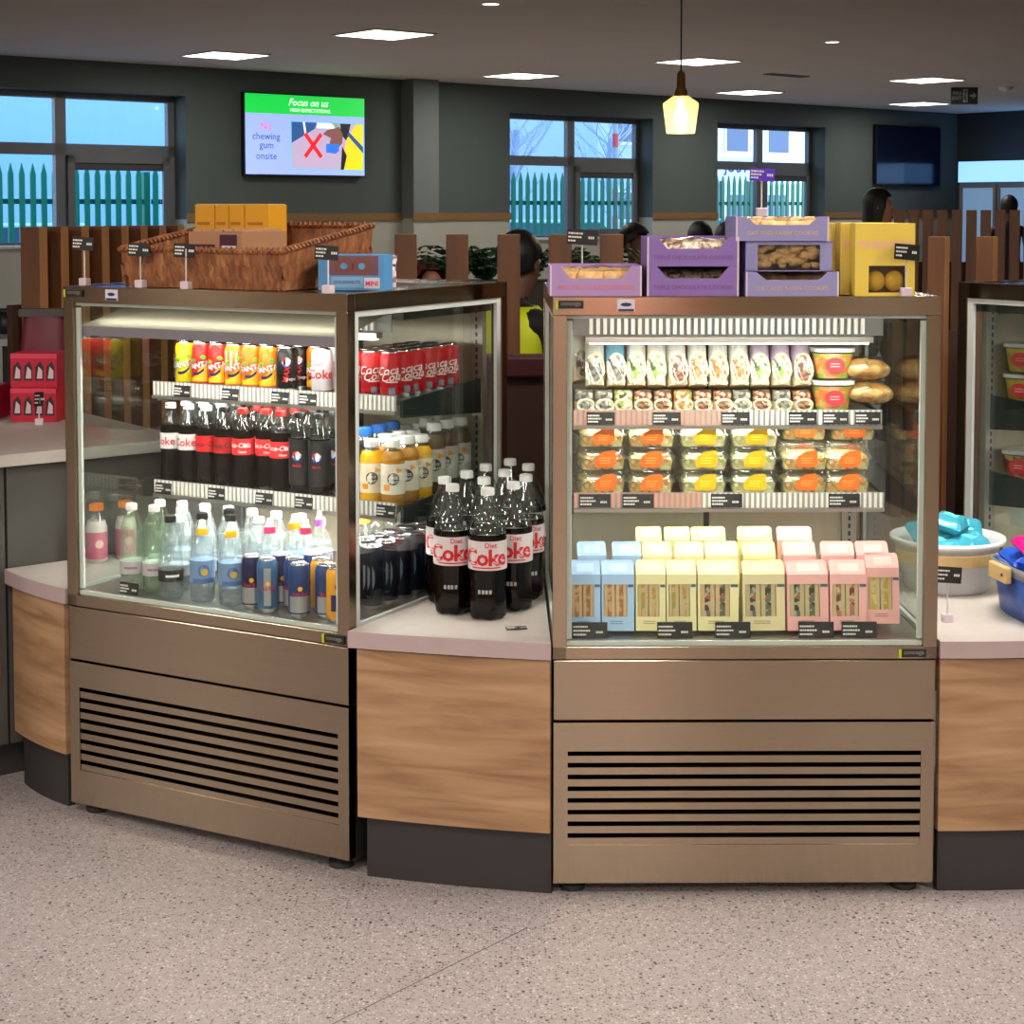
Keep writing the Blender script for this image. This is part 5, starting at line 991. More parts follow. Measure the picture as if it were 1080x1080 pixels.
# ------------------------------------------------------------------ goods on top of the drinks fridge
M_WICK = ramp_mat('wicker', [(.2, (84, 46, 26)), (.45, (136, 82, 48)), (.6, (160, 104, 64)), (.8, (190, 138, 90))], 60, .6, stretch=(1, 1, .3), bump=.3)
def basket(w, d, hf, hb, key):
    t = thing('wicker_basket', '', 'basket'); m = MB(); fl = .014
    C4 = [((-w/2, 0), (w/2, 0), hf, hf), ((w/2, 0), (w/2, d), hf, hb), ((w/2, d), (-w/2, d), hb, hb), ((-w/2, d), (-w/2, 0), hb, hf)]
    for (P, Q, h0, h1) in C4:
        P = Vector(P); Q = Vector(Q); L_ = (Q-P).length; tt = (Q-P)/L_; nn = Vector((tt.y, -tt.x)); nx = int(L_/.015)*2; nz = 12
        def fn(u, v, P=P, Q=Q, nn=nn, h0=h0, h1=h1, nx=nx, nz=nz):
            h = h0+(h1-h0)*u; k = math.cos(math.pi*u*nx)*(1 if int(round(v*nz))//4 % 2 else -1); q = P+(Q-P)*u+nn*(fl*(v-1)+.006*k*(0 if v in (0, 1) else 1)); return (q.x, q.y, h*v)
        m.grid(fn, nx, nz, 0, True)
    m.box(-w/2+fl, w/2-fl, fl, d-fl, 0, .006); m.build('woven_sides', M_WICK, t)
    r_ = MB(); r_.tube([(-w/2, 0, hf), (w/2, 0, hf), (w/2, d, hb), (-w/2, d, hb)], .008, 8, closed=True); n = 46
    for (P, Q) in (((-w/2, 0, hf), (w/2, 0, hf)), ((w/2, 0, hf), (w/2, d, hb)), ((-w/2, d, hb), (w/2, d, hb)), ((-w/2, 0, hf), (-w/2, d, hb))):
        P = Vector(P); Q = Vector(Q); e = int((Q-P).length/.016)
        for i in range(e): q = P+(Q-P)*((i+.5)/e); dr = (Q-P).normalized()*.007; sd = dr.cross(Vector((0, 0, 1))).normalized()*.009; r_.tube([q-dr-sd, q-dr*.4+Vector((0, 0, .009)), q+dr*.4+sd*.6+Vector((0, 0, .008)), q+dr+sd], .0035, 5)
    r_.build('braided_rim', M_WICK, t); return t
place(lambda: basket(.515, .40, .095, .155, 'a'), 'bk', FL(.425, .035, HT+.0005), FL.yaw, 'large wicker display basket with low front on the drinks fridge', None, 'basket')
M_KRAFT = mat('kraft_card', (176, 130, 96), .6); M_MAROON = mat('print_maroon', (70, 22, 40), .5)
def kraft():
    t = thing('snack_carton', '', 'carton'); m = MB(); m.box(-.085, .085, 0, .19, 0, .135, 0); m.box(.015, .07, -.0008, 0, .07, .128, 1); m.box(.022, .068, -.0012, -.0008, .08, .1, 2); m.box(-.075, -.0, -.0008, 0, .095, .103, 1); m.box(-.015, .012, -.001, 0, .072, .09, 3); m.build('carton', [M_KRAFT, M_MAROON, M_LILIN, M_BLK], t)
    b = MB()
    for k in range(5): b.box(-.08+.033*k, -.08+.033*k+.028, .012, .18, .1355, .142)
    b.build('bars', mat('bar_wrapper', (190, 146, 110), .4), t); return t
place(kraft, 'kraft', FL(.42, .105, HT+.0075), FL.yaw, 'kraft snack carton with maroon print standing inside the wicker basket', None, 'carton')
M_ORG = mat('card_orange_yellow', (226, 160, 30), .55)
for i, (x, w, l) in enumerate(((.222, .066, 'with print facing forward, end of the row'), (.28, .044, 'second of the row'), (.33, .05, 'third of the row'), (.397, .078, 'last and widest of the row'))):
    def yb(w=w):
        t = thing('yellow_carton', '', 'carton'); m = MB(); m.box(-w/2, w/2, 0, .08, 0, .205, 0)
        for z in (.13, .15, .1): m.box(-w*.4, w*.25, -.0008, 0, z, z+.008, 1)
        m.build('carton', [M_ORG, mat('print_ochre', (176, 112, 20), .5)], t); m = MB(); m.box(-w/2+.004, w/2-.004, .003, .077, .205, .2065); m.build('top_flap', mat('flap_pale', (226, 200, 150), .6), t); return t
    place(yb, 'yb%d' % i, FL(x, .31, HT+.0075), FL.yaw, 'orange-yellow carton in the wicker basket, '+l, 'orange-yellow cartons', 'carton')
def donut():
    t = thing('doughnut_box', '', 'cake box'); m = MB(); w, h, d = .168, .088, .08; m.box(-w/2, w/2, 0, d, 0, h, 0); y = -.0007
    m.box(-w*.33, w*.42, y, 0, h*.42, h*.97, 1); 
    for cx in (-.018, .028): m.add([(cx+.026*math.cos(k*.4488), y-.0006, h*.68+.022*math.sin(k*.4488)) for k in range(14)], [tuple(range(14))], 2); m.add([(cx+.009*math.cos(k*.4488), y-.0009, h*.68+.008*math.sin(k*.4488)) for k in range(14)], [tuple(range(14))], 0)
    m.box(-w*.3, w*.18, y, 0, h*.08, h*.38, 3); m.box(w*.2, w*.44, y, 0, h*.06, h*.36, 4); face_text(m, 'MINI', .016, w*.32, h*.2, y-.0008, 5, bold=.03); face_text(m, 'DOUGHNUTS', .011, -w*.06, h*.23, y-.0008, 6, bold=.02)
    m.build('carton', [mat('donut_blue', (84, 150, 206), .5), mat('donut_plum', (116, 74, 92), .5), mat('donut_brown', (120, 70, 60), .5), mat('donut_sky', (130, 176, 216), .5), M_STKR, mat('donut_pink', (214, 60, 110), .5), mat('donut_ink', (40, 80, 140), .5)], t); return t
place(donut, 'donut', (-.3975, 4.1, HT+ZO), -.2, 'blue doughnut box with brown ring picture on the drinks fridge', None, 'cake box')
def bag():
    t = thing('snack_bag', '', 'snack bag'); m = MB(); m.grid(lambda u, v: (.028*math.cos(2*math.pi*u)*(1 if v < .8 else 1.1), .02*math.sin(2*math.pi*u)*(1-.9*max(0, v-.6)/.4)*(1-.6*max(0, .2-v)/.2), .082*v), 18, 8); m.build('bag', ramp_mat('bag_pattern', [(0, (60, 40, 60)), (.35, (220, 214, 216)), (.6, (150, 120, 140)), (.8, (240, 238, 236))], 80, .4, 'cells'), t); return t
place(bag, 'bag', (-.325, 4.27, HT+ZO), -.2, 'small patterned snack bag beside the blue doughnut box', None, 'snack bag')
for px, d, hh, key, lab, th in ((89, .03, .098, 'sa', 'black-card price stand at the far corner of the drinks fridge', .45), (148, .012, .085, 'sb', 'black-card price stand before the wicker basket, nearer the corner one', .4), (196, .004, .085, 'sc', 'narrow black-card price stand before the middle of the wicker basket', 1.1), (346, -.0, .085, 'sd', 'black-card price stand in front of the doughnut box', .5)):
    place(stand(.056, .034, hh, False, th), key, FL(fx(FL, px, d), d, HT), FL.yaw, lab, GT, 'price stand')
# ------------------------------------------------------------------ snack baskets on the low counter
def bowl():
    t = thing('snack_bowl', '', 'basket'); m = MB(); m.lathe([(.1, 0), (.112, .01), (.135, .12), (.15, .128), (.15, .14), (.143, .14), (.128, .118), (.105, .014), (.001, .012)], 36); m.build('bowl', mat('bowl_white', (226, 226, 226), .35), t)
    m = MB(); 
    pts = [(.152*math.cos(a), .152*math.sin(a), .098) for a in [math.pi+math.pi*k/24 for k in range(25)]]
    for p0, p1 in zip(pts[:-1], pts[1:]): m.add([(p0[0]*.93, p0[1]*.93, .082), (p1[0]*.93, p1[1]*.93, .082), (p1[0]*.96, p1[1]*.96, .112), (p0[0]*.96, p0[1]*.96, .112)], [(0, 1, 2, 3)])
    m.build('wooden_handle', mat('handle_ply', (206, 172, 118), .5), t, solid=.006)
    return t
wb_ = place(bowl, 'bowl', (1.155, 4.37, .602), .2, 'white round snack bowl with wooden band holding turquoise bags', None, 'basket')
def crisp(col, seed):
    def f():
        t = thing('snack_bag', '', 'snack bag'); rr = random.Random(seed); m = MB(); ph = rr.uniform(0, 6)
        def fn(u, v):
            e = min(1, 4*min(u, 1-u), 4*min(v, 1-v)); return ((u-.5)*.115, (v-.5)*.085, .022*e**.5+.006*math.sin(9*u+ph)*math.sin(7*v+ph)*e)
        m.grid(fn, 14, 10, 0); m.grid(lambda u, v: (lambda p: (p[0], p[1], -p[2]))(fn(1-u, v)), 14, 10, 0)
        m.grid(lambda u, v: (lambda p: (p[0], p[1], p[2]+.0012))(fn(.3+.4*u, .3+.4*v)), 5, 4, 1); m.build('bag', [mat('bag_%d%d%d' % col, col, .28, .15), mat('bag_print_%d%d%d' % col, tuple(min(255, int(v*1.3+30)) for v in col), .35)], t); return t
    return f
TQ = (70, 176, 200); BL = (40, 90, 206); DB = (30, 60, 150); PK = (226, 30, 130); CR = (170, 20, 70)
def bagat(col, x, y, z, rx, rz, lab, g): o = place(crisp(col, 1), 'crisp%d%d%d' % col, (x, y, z), rz, lab, g, 'snack bag', rx); return o
for i, (x, y, z, rx, rz) in enumerate(((1.115, 4.31, .722, .1, .2), (1.2, 4.33, .725, .1, .9), (1.12, 4.42, .74, .35, .1), (1.205, 4.43, .745, .4, -.2), (1.16, 4.37, .775, .25, 1.1))): bagat(TQ, x, y, z, rx, rz, 'turquoise snack bag in the white bowl, %s counted from the front' % ORD[i], 'turquoise snack bags')
def tote():
    t = thing('snack_basket', '', 'basket'); m = MB(); a, b, h = .13, .165, .13
    def loop(s, z): return [(a*s*math.copysign(abs(math.cos(q))**.5, math.cos(q)), b*s*math.copysign(abs(math.sin(q))**.5, math.sin(q)), z) for q in [2*math.pi*k/32 for k in range(32)]]
    zs = [(.82, 0), (.88, .008), (1, h), (.97, h), (.85, .012)]; v = sum([loop(s, z) for s, z in zs], []); m.add(v, [(j*32+i, j*32+(i+1) % 32, (j+1)*32+(i+1) % 32, (j+1)*32+i) for j in range(4) for i in range(32)], 0, True); m.add(v[:32], [tuple(range(32))[::-1]]); m.add(v[-32:], [tuple(range(32))]); m.build('basket', ramp_mat('navy_mesh', [(0, (14, 24, 60)), (.5, (40, 70, 140)), (1, (70, 110, 190))], 16, .35), t)
    m = MB(); v = loop(1.03, h-.02)+loop(1.03, h+.004)+loop(.99, h+.004)+loop(.99, h-.02); m.add(v, [(j*32+i, j*32+(i+1) % 32, ((j+1) % 4)*32+(i+1) % 32, ((j+1) % 4)*32+i) for j in range(4) for i in range(32)], 0, True); m.build('rim', mat('rim_grey', (120, 118, 122), .4), t)
    m = MB(); m.box(-a*1.1-.012, -a*1.1+.004, -.02, .075, h-.035, h+.006); h_ = m.build('wooden_handle', MATS['handle_ply'], t, bevel=.004); m = MB(); m.lathe([(.004, 0), (.004, .002)], 10); q = m.build('rivet', MATS['brass_brown'], h_, loc=(-a*1.1-.012, .0, h-.015)); q.rotation_euler = (0, -math.pi/2, 0)
    return t
BX, BY, BYAW = 1.345, 4.03, R(10)
place(tote, 'tote', (BX, BY, .602), BYAW, 'navy snack basket with wooden handle full of blue bags', None, 'basket')
for i, (dx, dy, z, rx, rz, c, n) in enumerate(((-.06, .08, .735, .3, .3, BL, 'blue'), (.03, .07, .745, -.3, 1.3, BL, 'blue'), (-.05, -.03, .735, .2, 2.0, BL, 'blue'), (.04, -.06, .74, .3, .6, BL, 'blue'), (-.045, .03, .775, .25, .2, PK, 'bright pink'), (.03, .02, .8, -.2, .9, CR, 'crimson'), (-.03, -.09, .775, .1, 1.7, BL, 'blue'))):
    bagat(c, BX+dx, BY+dy, z, rx, rz, '%s snack bag heaped in the navy basket, %s from the handle end' % (n, ORD[i]), 'snack bags in the navy basket')
place(stand(.062, .04, .105, False, -.1), 'se', (1.06, 4.0, .602), .1, 'clear-stemmed black price stand before the white snack bowl', GT, 'price stand')
# pink bottles on the low counter seen through the fridge glass
def pinkb():
    t = thing('pink_bottle', '', 'drink bottle'); r = .03; m = MB(); m.lathe([(r*.85, 0), (r, .006), (r, .1), (r*.8, .12)], 20); m.build('drink', mat('drink_pale', (214, 196, 190), .3), t); m = MB(); m.lathe([(r+.0008, .012), (r+.0008, .088)], 20, 0); wrap_disc(m, 0, .055, .012, r+.0008, 1); m.build('label', [mat('label_rose', (196, 96, 122), .5), MATS['sticker_pale']], t); m = MB(); m.lathe([(r*.8, .12), (.018, .14), (.017, .15)], 20); m.build('neck', M_PET, t); cap(t, .02, .148, .02, 'orange'); return t
for i, q in enumerate(((-1.183, 4.69), (-1.112, 4.742))): place(pinkb, 'pinkb', (q[0], q[1], .6025), .5, 'pink-label bottle on the low counter beyond the end glass, %s along' % ORD[i], 'pink-label bottles', 'drink bottle')
# ------------------------------------------------------------------ on the raised counter
M_CRIM = mat('carton_crimson', (186, 24, 56), .45)
def RF(s, d, z): q = rc(s, d); return Vector((q[0], q[1], z))
RYAW = math.atan2(.616, .788)
def redbox(w=.15, h=.108, d=.12):
    t = thing('red_carton', '', 'carton'); m = MB(); m.box(-w/2, w/2, 0, d, 0, h, 0); m.box(-w/2, w/2, -.0008, 0, h*.86, h, 1); 
    for k in range(4):
        x = -w*.36+w*.24*k; m.add([(x-.014, -.001, h*.2), (x+.014, -.001, h*.2), (x+.014, -.001, h*.6), (x+.004, -.001, h*.78), (x-.012, -.001, h*.62)], [(0, 1, 2, 3, 4)], 2); m.add([(x-.008, -.0014, h*.26), (x+.01, -.0014, h*.26), (x+.01, -.0014, h*.5), (x-.002, -.0014, h*.62)], [(0, 1, 2, 3)], 3)
    m.build('carton', [M_CRIM, mat('carton_rose', (214, 60, 90), .45), mat('carton_dark', (50, 30, 40), .5), mat('carton_pale', (206, 190, 196), .5)], t); return t
place(redbox, 'redbox', RF(.33, .60, .9255), RYAW-.75, 'red snack carton with dark windows, lower of the stacked pair', 'red snack cartons', 'carton'); place(redbox, 'redbox', RF(.345, .63, 1.034), RYAW-.7, 'red snack carton with dark windows, upper of the stacked pair', 'red snack cartons', 'carton')
place(redbox, 'redbox', RF(.2, .78, .9255), RYAW-.75, 'red snack carton set further back at the picture edge', 'red snack cartons', 'carton')
m = MB(); m.box(-.008, .008, 0, .1, 0, .075); o = m.build('yellow_carton', mat('sign_yellow', (236, 200, 20), .5)); o.location = RF(.455, .59, .9255); o.rotation_euler.z = RYAW-.4; tag(o, 'narrow bright yellow carton beside the red snack cartons', 'carton')
for i, (s, d, l) in enumerate(((.32, .53, 'price stand in front of the red snack cartons'), (.19, .62, 'price stand on the raised counter toward the open end'), (.12, .56, 'price stand on the raised counter at its very end'))): place(stand(.035, .045, .07, False, .8), 'sf', RF(s, d, .925), RYAW-.5, l, 'price stands on the raised counter', 'price stand')
q = RF(.46, .815, .929); t = thing('maroon_bag', 'dark maroon display bag standing behind the red cartons', 'bag', q, RYAW-.5)
m = MB(); m.grid(lambda u, v: ((.075+.01*math.sin(4*v))*math.copysign(abs(math.cos(2*math.pi*u))**.6, math.cos(2*math.pi*u)), .05*math.sin(2*math.pi*u)*(1-.4*v), .33*v+.006*math.sin(11*u)), 28, 10); m.box(-.065, .065, -.03, .03, .0, .01); m.build('bag', ramp_mat('bag_maroon', [(0, (50, 16, 26)), (.5, (96, 24, 44)), (1, (120, 40, 60))], 9, .35), t); m = MB(); m.box(-.08, .08, -.033, .033, .32, .345); m.build('fold', mat('bag_fold', (70, 60, 58), .6), t)
q = at(7, 352, 7.3); t = thing('side_table', 'pale far table edge carrying the black cup beyond the counter', 'table', (q.x-.3, q.y, 0), 0)
m = MB(); m.box(-.9, .48, -.3, .4, q.z-.03, q.z); m.build('table_top', mat('table_top_grey', (170, 172, 174), .3), t)
for x in (-.8, .38):
    for y in (-.22, .32): m = MB(); m.box(x-.025, x+.025, y-.025, y+.025, 0, q.z-.03); m.build('leg', MATS['screen_black'], t)
c = thing('black_cup', 'black takeaway cup on the far table', 'cup', (q.x, q.y, q.z), 0); m = MB(); m.lathe([(.028, 0), (.03, .002), (.042, .1), (.001, .1)], 20); m.build('cup', mat('cup_black', (24, 26, 36), .4), c); m = MB(); m.lathe([(.044, .1), (.044, .107), (.036, .112), (.001, .112)], 20); m.build('lid', mat('lid_black', (16, 16, 18), .4), c)
# ------------------------------------------------------------------ slatted screens and booths
M_SLAT = ramp_mat('slat_oak', [(0, (70, 40, 20)), (.4, (94, 56, 30)), (.7, (112, 70, 40)), (1, (130, 86, 50))], 3, .45, stretch=(6, 6, .6), detail=6); M_SLATE = ramp_mat('slat_edge', [(0, (150, 100, 58)), (.5, (178, 126, 78)), (1, (196, 146, 98))], 3, .45, stretch=(6, 6, .6)); M_BOOTH = mat('booth_maroon', (66, 18, 22), .55); M_BOOTHW = mat('booth_wood', (58, 34, 24), .55)
def screen(label, P, Q, n, w, dp, h, yaw, zlow=.95, base=None):
    P = Vector(P); Q = Vector(Q); t = thing('slatted_screen', label, 'partition', (P.x, P.y, 0), 0, None)
    for i in range(n):
        c = P+(Q-P)*(i/max(1, n-1)) - P; m = MB(); m.M = Matrix.Translation((c.x, c.y, 0)) @ Matrix.Rotation(yaw, 4, 'Z'); m.box(-w/2, w/2, -dp/2, dp/2, .0, h, [0, 1, 0, 0, 1, 1]); m.build('slat', [M_SLAT, M_SLATE], t, bevel=.003)
    L_ = (Q-P).length; a = math.atan2(Q.y-P.y, Q.x-P.x); m = MB(); m.M = Matrix.Rotation(a, 4, 'Z'); m.box(-w*.7, L_+w*.7, dp/2+.03, dp/2+.06, 0, zlow); m.build('base_panel', base or M_BOOTHW, t); return t
def X(px, Y): return (px-540)/FP*Y
screen('row of brown timber slats behind the baskets and cartons', (X(36, 6.15), 6.15), (X(182, 6.75), 6.75), 8, .085, .05, 1.54, -.35, 1.25)
Y = 6.0; screen('row of brown timber posts between the fridges before the ferns', (X(428, Y), Y), (X(645, Y), Y), 5, .08, .05, 1.515, .06, 1.06, M_BOOTHW)
Y = 5.5; screen('row of broad timber posts beyond the snack baskets', (X(990, Y), Y), (X(1142, Y), Y), 4, .06, .05, 1.515, -.55, 1.2)
Y = 8.6; screen('dense row of thin timber slats before the lit cooler', (X(948, Y), Y), (X(1100, Y), Y), 11, .052, .03, 1.6, -.3, 1.33)
m = MB(); t = thing('booth_bench', 'maroon upholstered booth back seen between the two fridges', 'bench', (X(600, 5.05), 5.16, 0), 0); m.box(-.62, .5, 0, .06, .0, 1.08); m.build('back_panel', M_BOOTHW, t); m = MB(); m.box(-.62, .5, -.02, .08, 1.08, 1.15); m.build('padded_top', M_BOOTH, t, bevel=.01)
m = MB(); m.box(-.62, .5, .062, .42, .0, .45); m.build('seat', M_BOOTH, t)
# planter with ferns
Y = 7.75; t = thing('planter', 'long dark planter box holding the ferns beyond the timber posts', 'planter', (X(535, Y), Y, 0), 0); m = MB(); m.box(-.62, .62, -.12, .12, 0, 1.27); m.build('box', mat('planter_dark', (46, 34, 26), .6), t); m = MB(); m.box(-.6, .6, -.1, .1, 1.265, 1.275); m.build('soil', mat('soil', (34, 26, 20), .9), t)
def fern(seed):
    def f():
        t = thing('fern', '', 'plant'); rr = random.Random(seed); m = MB()
        for k in range(34):
            a = rr.uniform(0, 6.28); L_ = rr.uniform(.14, .24); up = rr.uniform(.8, 1.9); pts = []
            for i in range(7): q = i/6; pts.append(Vector((math.cos(a)*L_*q, math.sin(a)*L_*q*.6, L_*up*(q-.55*q*q*1.2))))
            sd = Vector((-math.sin(a), math.cos(a), 0))
            for i in range(6):
                for s in (-1, 1):
                    ll = .05*(1-i/7); p0 = pts[i]; p1 = pts[i+1]; m.add([p0, p1, p1+sd*s*ll+Vector((0, 0, -.01)), p0+sd*s*ll*.8+(p1-p0)*.5], [(0, 1, 2, 3)], k % 2)
        m.build('fronds', [mat('fern_green', (58, 96, 60), .6), mat('fern_dark', (36, 70, 46), .6)], t); m = MB(); m.lathe([(.02, 0), (.012, .06)], 8); m.build('stem', MATS['soil'], t); return t
    return f
for i, (px, w) in enumerate(((482, 'nearest the drinks fridge'), (512, 'between the second and third posts'), (557, 'behind the booth diner'), (622, 'nearest the food fridge'))): place(fern(i % 2), 'fern%d' % (i % 2), (X(px, 7.75), 7.75-.03*(i % 2), 1.276), i*1.1, 'green leafy fern in the planter, '+w, 'ferns in the planter', 'plant')
# ------------------------------------------------------------------ people
M_SKIN = {'brown': mat('skin_brown', (110, 74, 58), .55), 'tan': mat('skin_tan', (196, 140, 112), .55)}
M_HAIR = {'black': mat('hair_black', (14, 12, 12), .5, stretch=(30, 30, 2)), 'auburn': mat('hair_auburn', (92, 44, 30), .5, stretch=(30, 30, 2))}
M_HV = mat('hi_vis_yellow', (226, 240, 20), .6); M_HVT = mat('reflective_tape', (150, 150, 110), .35); M_JKT = mat('jacket_black', (18, 18, 22), .7)
def skin_mesh(name, J, E, mats, parent, assign, sub=2):
    "J: name -> (x, y, z, radius); E: pairs; one continuous skin"
    ks = list(J); me = bpy.data.meshes.new(name); me.from_pydata([J[k][:3] for k in ks], [(ks.index(a), ks.index(b)) for a, b in E], [])
    o = bpy.data.objects.new(name, me); COL.objects.link(o); o.modifiers.new('skin', 'SKIN').use_smooth_shade = True
    for k, sv in zip(ks, me.skin_vertices[0].data): sv.radius = (J[k][3], J[k][4] if len(J[k]) > 4 else J[k][3]); sv.use_root = (k == 'pelvis')
    s = o.modifiers.new('sub', 'SUBSURF'); s.levels = sub; s.render_levels = sub
    dg = bpy.context.evaluated_depsgraph_get(); m2 = bpy.data.meshes.new_from_object(o.evaluated_get(dg)); bpy.data.objects.remove(o); bpy.data.meshes.remove(me)
    m2.name = name; m2.materials.clear()
    for q in mats: m2.materials.append(q)
    for p in m2.polygons: p.material_index = assign(p.center); p.use_smooth = True
    r = bpy.data.objects.new(name, m2); COL.objects.link(r); r.parent = parent; return r
def person(label, loc, yaw, skin='brown', hair='black', long_hair=False, vest=False, seated=True, zs=.7, top=None, headtilt=0., group='diners in the booths'):
    "local -y is the way the person faces"
    t = thing('person', label, 'person', loc, yaw, group); zp = zs if seated else .93; y = -.04; HH = zp+.62
    J = {'pelvis': (0, 0, zp, .13, .1), 'waist': (0, 0, zp+.16, .125, .095), 'chest': (0, -.01, zp+.34, .15, .105), 'shoulder': (0, 0, zp+.46, .1, .075), 'neck': (0, -.01, zp+.53, .052), 'jaw': (0, -.03-headtilt*.3, zp+.6, .062, .07), 'skull': (0, -.012-headtilt*.6, zp+.69, .076, .092), 'crown': (0, -.005-headtilt*.8, zp+.765, .055, .065), 'nose': (0, -.115-headtilt*.6, zp+.655, .012)}
    E = [('pelvis', 'waist'), ('waist', 'chest'), ('chest', 'shoulder'), ('shoulder', 'neck'), ('neck', 'jaw'), ('jaw', 'skull'), ('skull', 'crown'), ('skull', 'nose')]
    for s, n in ((-1, 'l'), (1, 'r')):
        if seated: arm = [(.19*s, 0, zp+.44, .058), (.225*s, -.02, zp+.2, .045), (.16*s, -.24, zp+.22, .03), (.15*s, -.31, zp+.225, .03, .018)]
        else: arm = [(.18*s, 0, zp+.44, .055), (.215*s, .03, zp+.17, .042), (.21*s, -.08, zp-.04, .029), (.205*s, -.11, zp-.11, .03, .018)]
        for i, a in enumerate(arm): J['arm%s%d' % (n, i)] = a; E.append((('arm%s%d' % (n, i-1)) if i else 'shoulder', 'arm%s%d' % (n, i)))
        d = Vector(arm[3][:3])-Vector(arm[2][:3]); d.normalize(); side = Vector((1, 0, 0)); pm = Vector(arm[3][:3])
        for f in range(4):
            b = pm+side*(f-1.5)*.018+d*.03; ln = (.034, .04, .037, .028)[f]; q = b+d*ln+Vector((0, .004, -.008)); e = q+d*ln*.6+Vector((0, .012, -.014))
            for k, pp in enumerate((b, q, e)): J['f%s%d%d' % (n, f, k)] = (*pp, .0085-.0008*k); E.append((('f%s%d%d' % (n, f, k-1)) if k else 'arm%s3' % n, 'f%s%d%d' % (n, f, k)))
        th = pm-side*s*.03+d*.005; J['t%s0' % n] = (*th, .0095); J['t%s1' % n] = (*(th+d*.03-side*s*.012), .0085); E += [('arm%s3' % n, 't%s0' % n), ('t%s0' % n, 't%s1' % n)]
        leg = [(.095*s, -.02, zp-.02, .09), (.11*s, -.42, zp+.02, .066), (.11*s, -.42, zp-.38, .042), (.11*s, -.53, zp-.44, .036)] if seated else [(.09*s, 0, zp-.06, .085), (.095*s, -.02-.1*s, .5, .062), (.095*s, .02+.06*-s, .09, .04), (.1*s, -.13, .035, .036)]
        for i, a in enumerate(leg): J['leg%s%d' % (n, i)] = a; E.append((('leg%s%d' % (n, i-1)) if i else 'pelvis', 'leg%s%d' % (n, i)))
    zn = zp+.545
    def assign(c):
        if c.z > zn: return 0
        hand = (seated and c.y < -.27 and c.z > zp+.1) or (not seated and c.z < zp-.05 and abs(c.x) > .16 and c.z > zp-.3)
        if hand: return 0
        return 1 if c.z > zp-.03 and not (seated and c.y < -.14 and abs(c.z-zp) < .12 and abs(c.x) < .19 and c.z < zp+.1) else 2
    body = skin_mesh('body', J, E, [M_SKIN[skin], top or M_JKT, mat('trousers_dark', (30, 32, 40), .8)], t, assign)
    hx, hy, hz = 0, -.006-headtilt*.6, zp+.7
    def hairpt(u, v):
        a = 2*math.pi*u; fr = max(0, -math.sin(a)); bk = max(0, math.sin(a)); sd = abs(math.cos(a))
        hem = .052*fr**.6 - (.30 if long_hair else .07)*(bk**.5 if not long_hair else min(1, (1-fr)**2.5)) - (.02*sd if not long_hair else .0)
        if fr > .55: hem = .045
        top = .108; z = hem+(top-hem)*math.sin(v*math.pi/2); q = max(-.0, z)/top; k = math.sqrt(max(0, 1-q*q)) if z > 0 else 1-(.10 if long_hair else 1.9)*abs(z)
        k *= 1+.03*math.sin(9*a)*(1-v); return (.087*k*math.cos(a), hy+.012+.102*k*math.sin(a)-(.004 if z < 0 else 0), hz+.012+z)
    m = MB(); m.grid(hairpt, 36, 14); m.build('hair', M_HAIR[hair], t, solid=.01)
    for s in (-1, 1):
        m = MB(); m.ball((.03*s, hy-.083, hz-.01), .011, 0, 10, 6); m.ball((.03*s, hy-.091, hz-.01), .005, 1, 8, 5); m.build('eye', [mat('eye_white', (225, 222, 215), .3), M_HAIR['black']], t)
        m = MB(); m.ball((.083*s, hy+.01, hz-.02), .026, 0, 10, 6, sc=(.35, .6, 1)); m.build('ear', M_SKIN[skin], t)
    m = MB(); m.ball((0, hy-.088, hz-.085), .02, 0, 10, 5, sc=(1.1, .4, .35)); m.build('mouth', mat('lips', (150, 80, 74), .5), t)
    if vest:
        m = MB(); N = 28; rows = [(.0, .16, .125), (.12, .165, .128), (.25, .18, .135), (.36, .185, .135), (.44, .165, .118), (.49, .11, .095)]; vs = []
        for z, a, b in rows: vs += [(a*math.cos(2*math.pi*k/N), -.008+b*math.sin(2*math.pi*k/N), zp+.02+z) for k in range(N)]
        fs = []; ms = []
        for j in range(5):
            for k in range(N):
                armhole = j in (3,) and (k % 14 in (0, 13)) ; 
                if armhole: continue
                fs.append((j*N+k, j*N+(k+1) % N, (j+1)*N+(k+1) % N, (j+1)*N+k)); ms.append(0 if not (k % 14 in (4, 9) and j > 1) and j != 1 else 1)
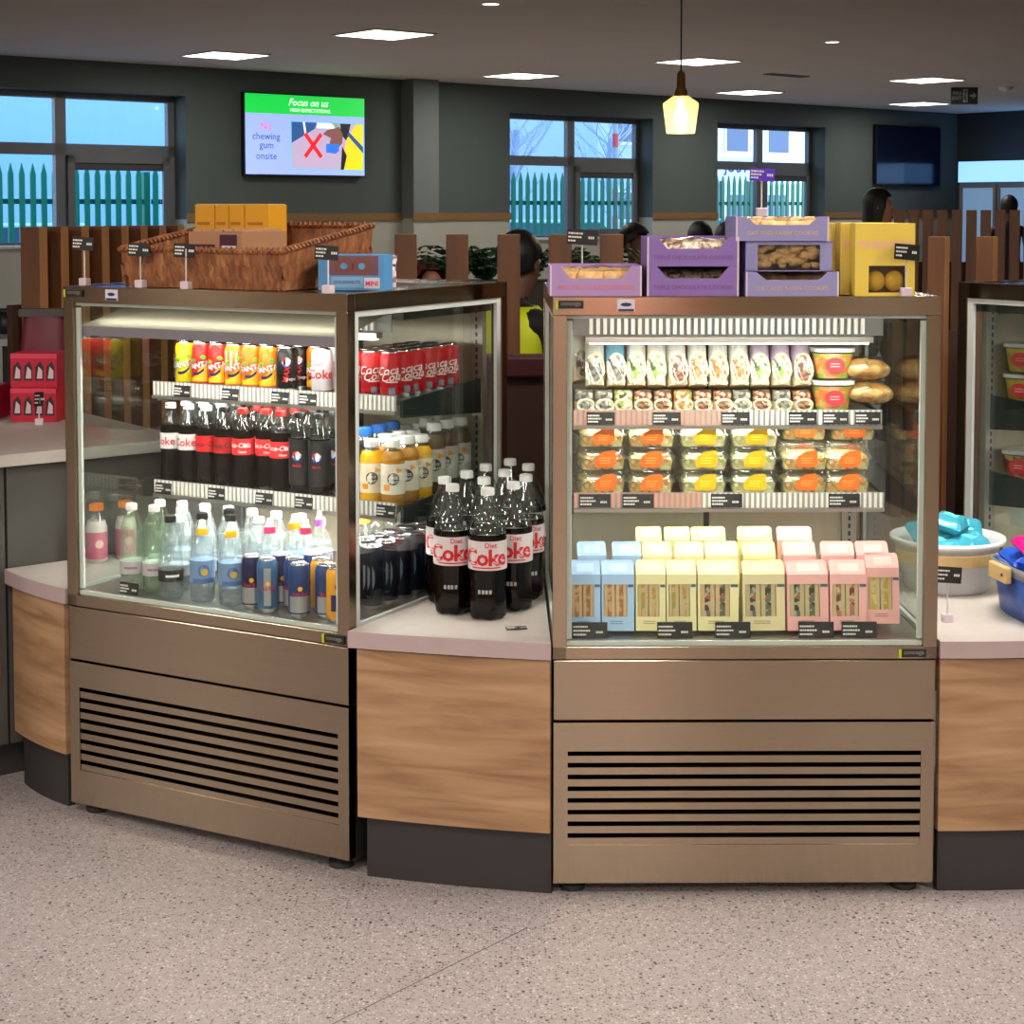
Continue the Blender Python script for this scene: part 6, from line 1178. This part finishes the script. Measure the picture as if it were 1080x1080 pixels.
        m.add(vs, fs, ms, True); m.build('hi_vis_vest', [M_HV, M_HVT], t, solid=.008)
    return t
def bench_at(x, y, yaw, label, zs):
    t = thing('dining_stool', label, 'stool', (x, y, 0), yaw, 'dining stools'); m = MB(); m.box(-.2, .2, -.16, .2, zs-.22, zs-.155); m.build('seat', M_BOOTH, t, bevel=.01)
    for a in (-.16, .16):
        for b in (-.13, .16): m = MB(); m.box(a-.02, a+.02, b-.02, b+.02, 0, zs-.22); m.build('leg', MATS['screen_black'], t)
    m = MB(); m.box(-.16, .16, -.14, -.12, zs-.5, zs-.48); m.build('foot_rail', MATS['screen_black'], t)
def sit(px, Y, yaw, label, **k):
    x = X(px, Y); p = person(label, (x, Y, 0), yaw, **k)
    bench_at(x, Y, yaw, 'stool under the %s' % label[:72].split(' behind')[0].split(' beyond')[0], k.get('zs', .7)); return p
sit(539, 6.75, math.pi*.8, 'person in yellow hi-vis vest seated with back turned, behind the booth', vest=True, headtilt=.1)
sit(669, 10.2, R(60), 'person in hi-vis vest with dark hair behind the violet trays', vest=True)
sit(449, 8.9, R(20), 'person with auburn hair leaning down beyond the timber posts', skin='tan', hair='auburn', headtilt=.12, zs=.53)
sit(738, 12.0, math.pi, 'person with black hair seen from behind under the far wall', top=M_JKT)
sit(768, 11.4, math.pi*.8, 'person with dark hair low beside the lavender tray stack')
person('person with dark hair standing before the lit cooler', (X(1063, 17.5), 17.5, 0), math.pi, seated=False, group='standing people')
person('woman with long black hair standing in profile below the dark screen', (X(926, 11.4), 11.4, 0), R(75), skin='tan', long_hair=True, seated=False, top=M_JKT, group='standing people')
# ------------------------------------------------------------------ colour management
vs = SC.view_settings; vs.view_transform = 'Standard'; vs.look = 'None'; vs.exposure = EXPO; vs.gamma = 1; vs.use_curve_mapping = False
SC.cycles.transparent_max_bounces = 32; SC.cycles.max_bounces = 10; SC.cycles.sample_clamp_indirect = 4
bpy.context.view_layer.update()
for o in list(bpy.data.objects):
    if o.type == 'MESH' and o.parent is None and 'category' not in o and 'kind' not in o: print('UNTAGGED', o.name)
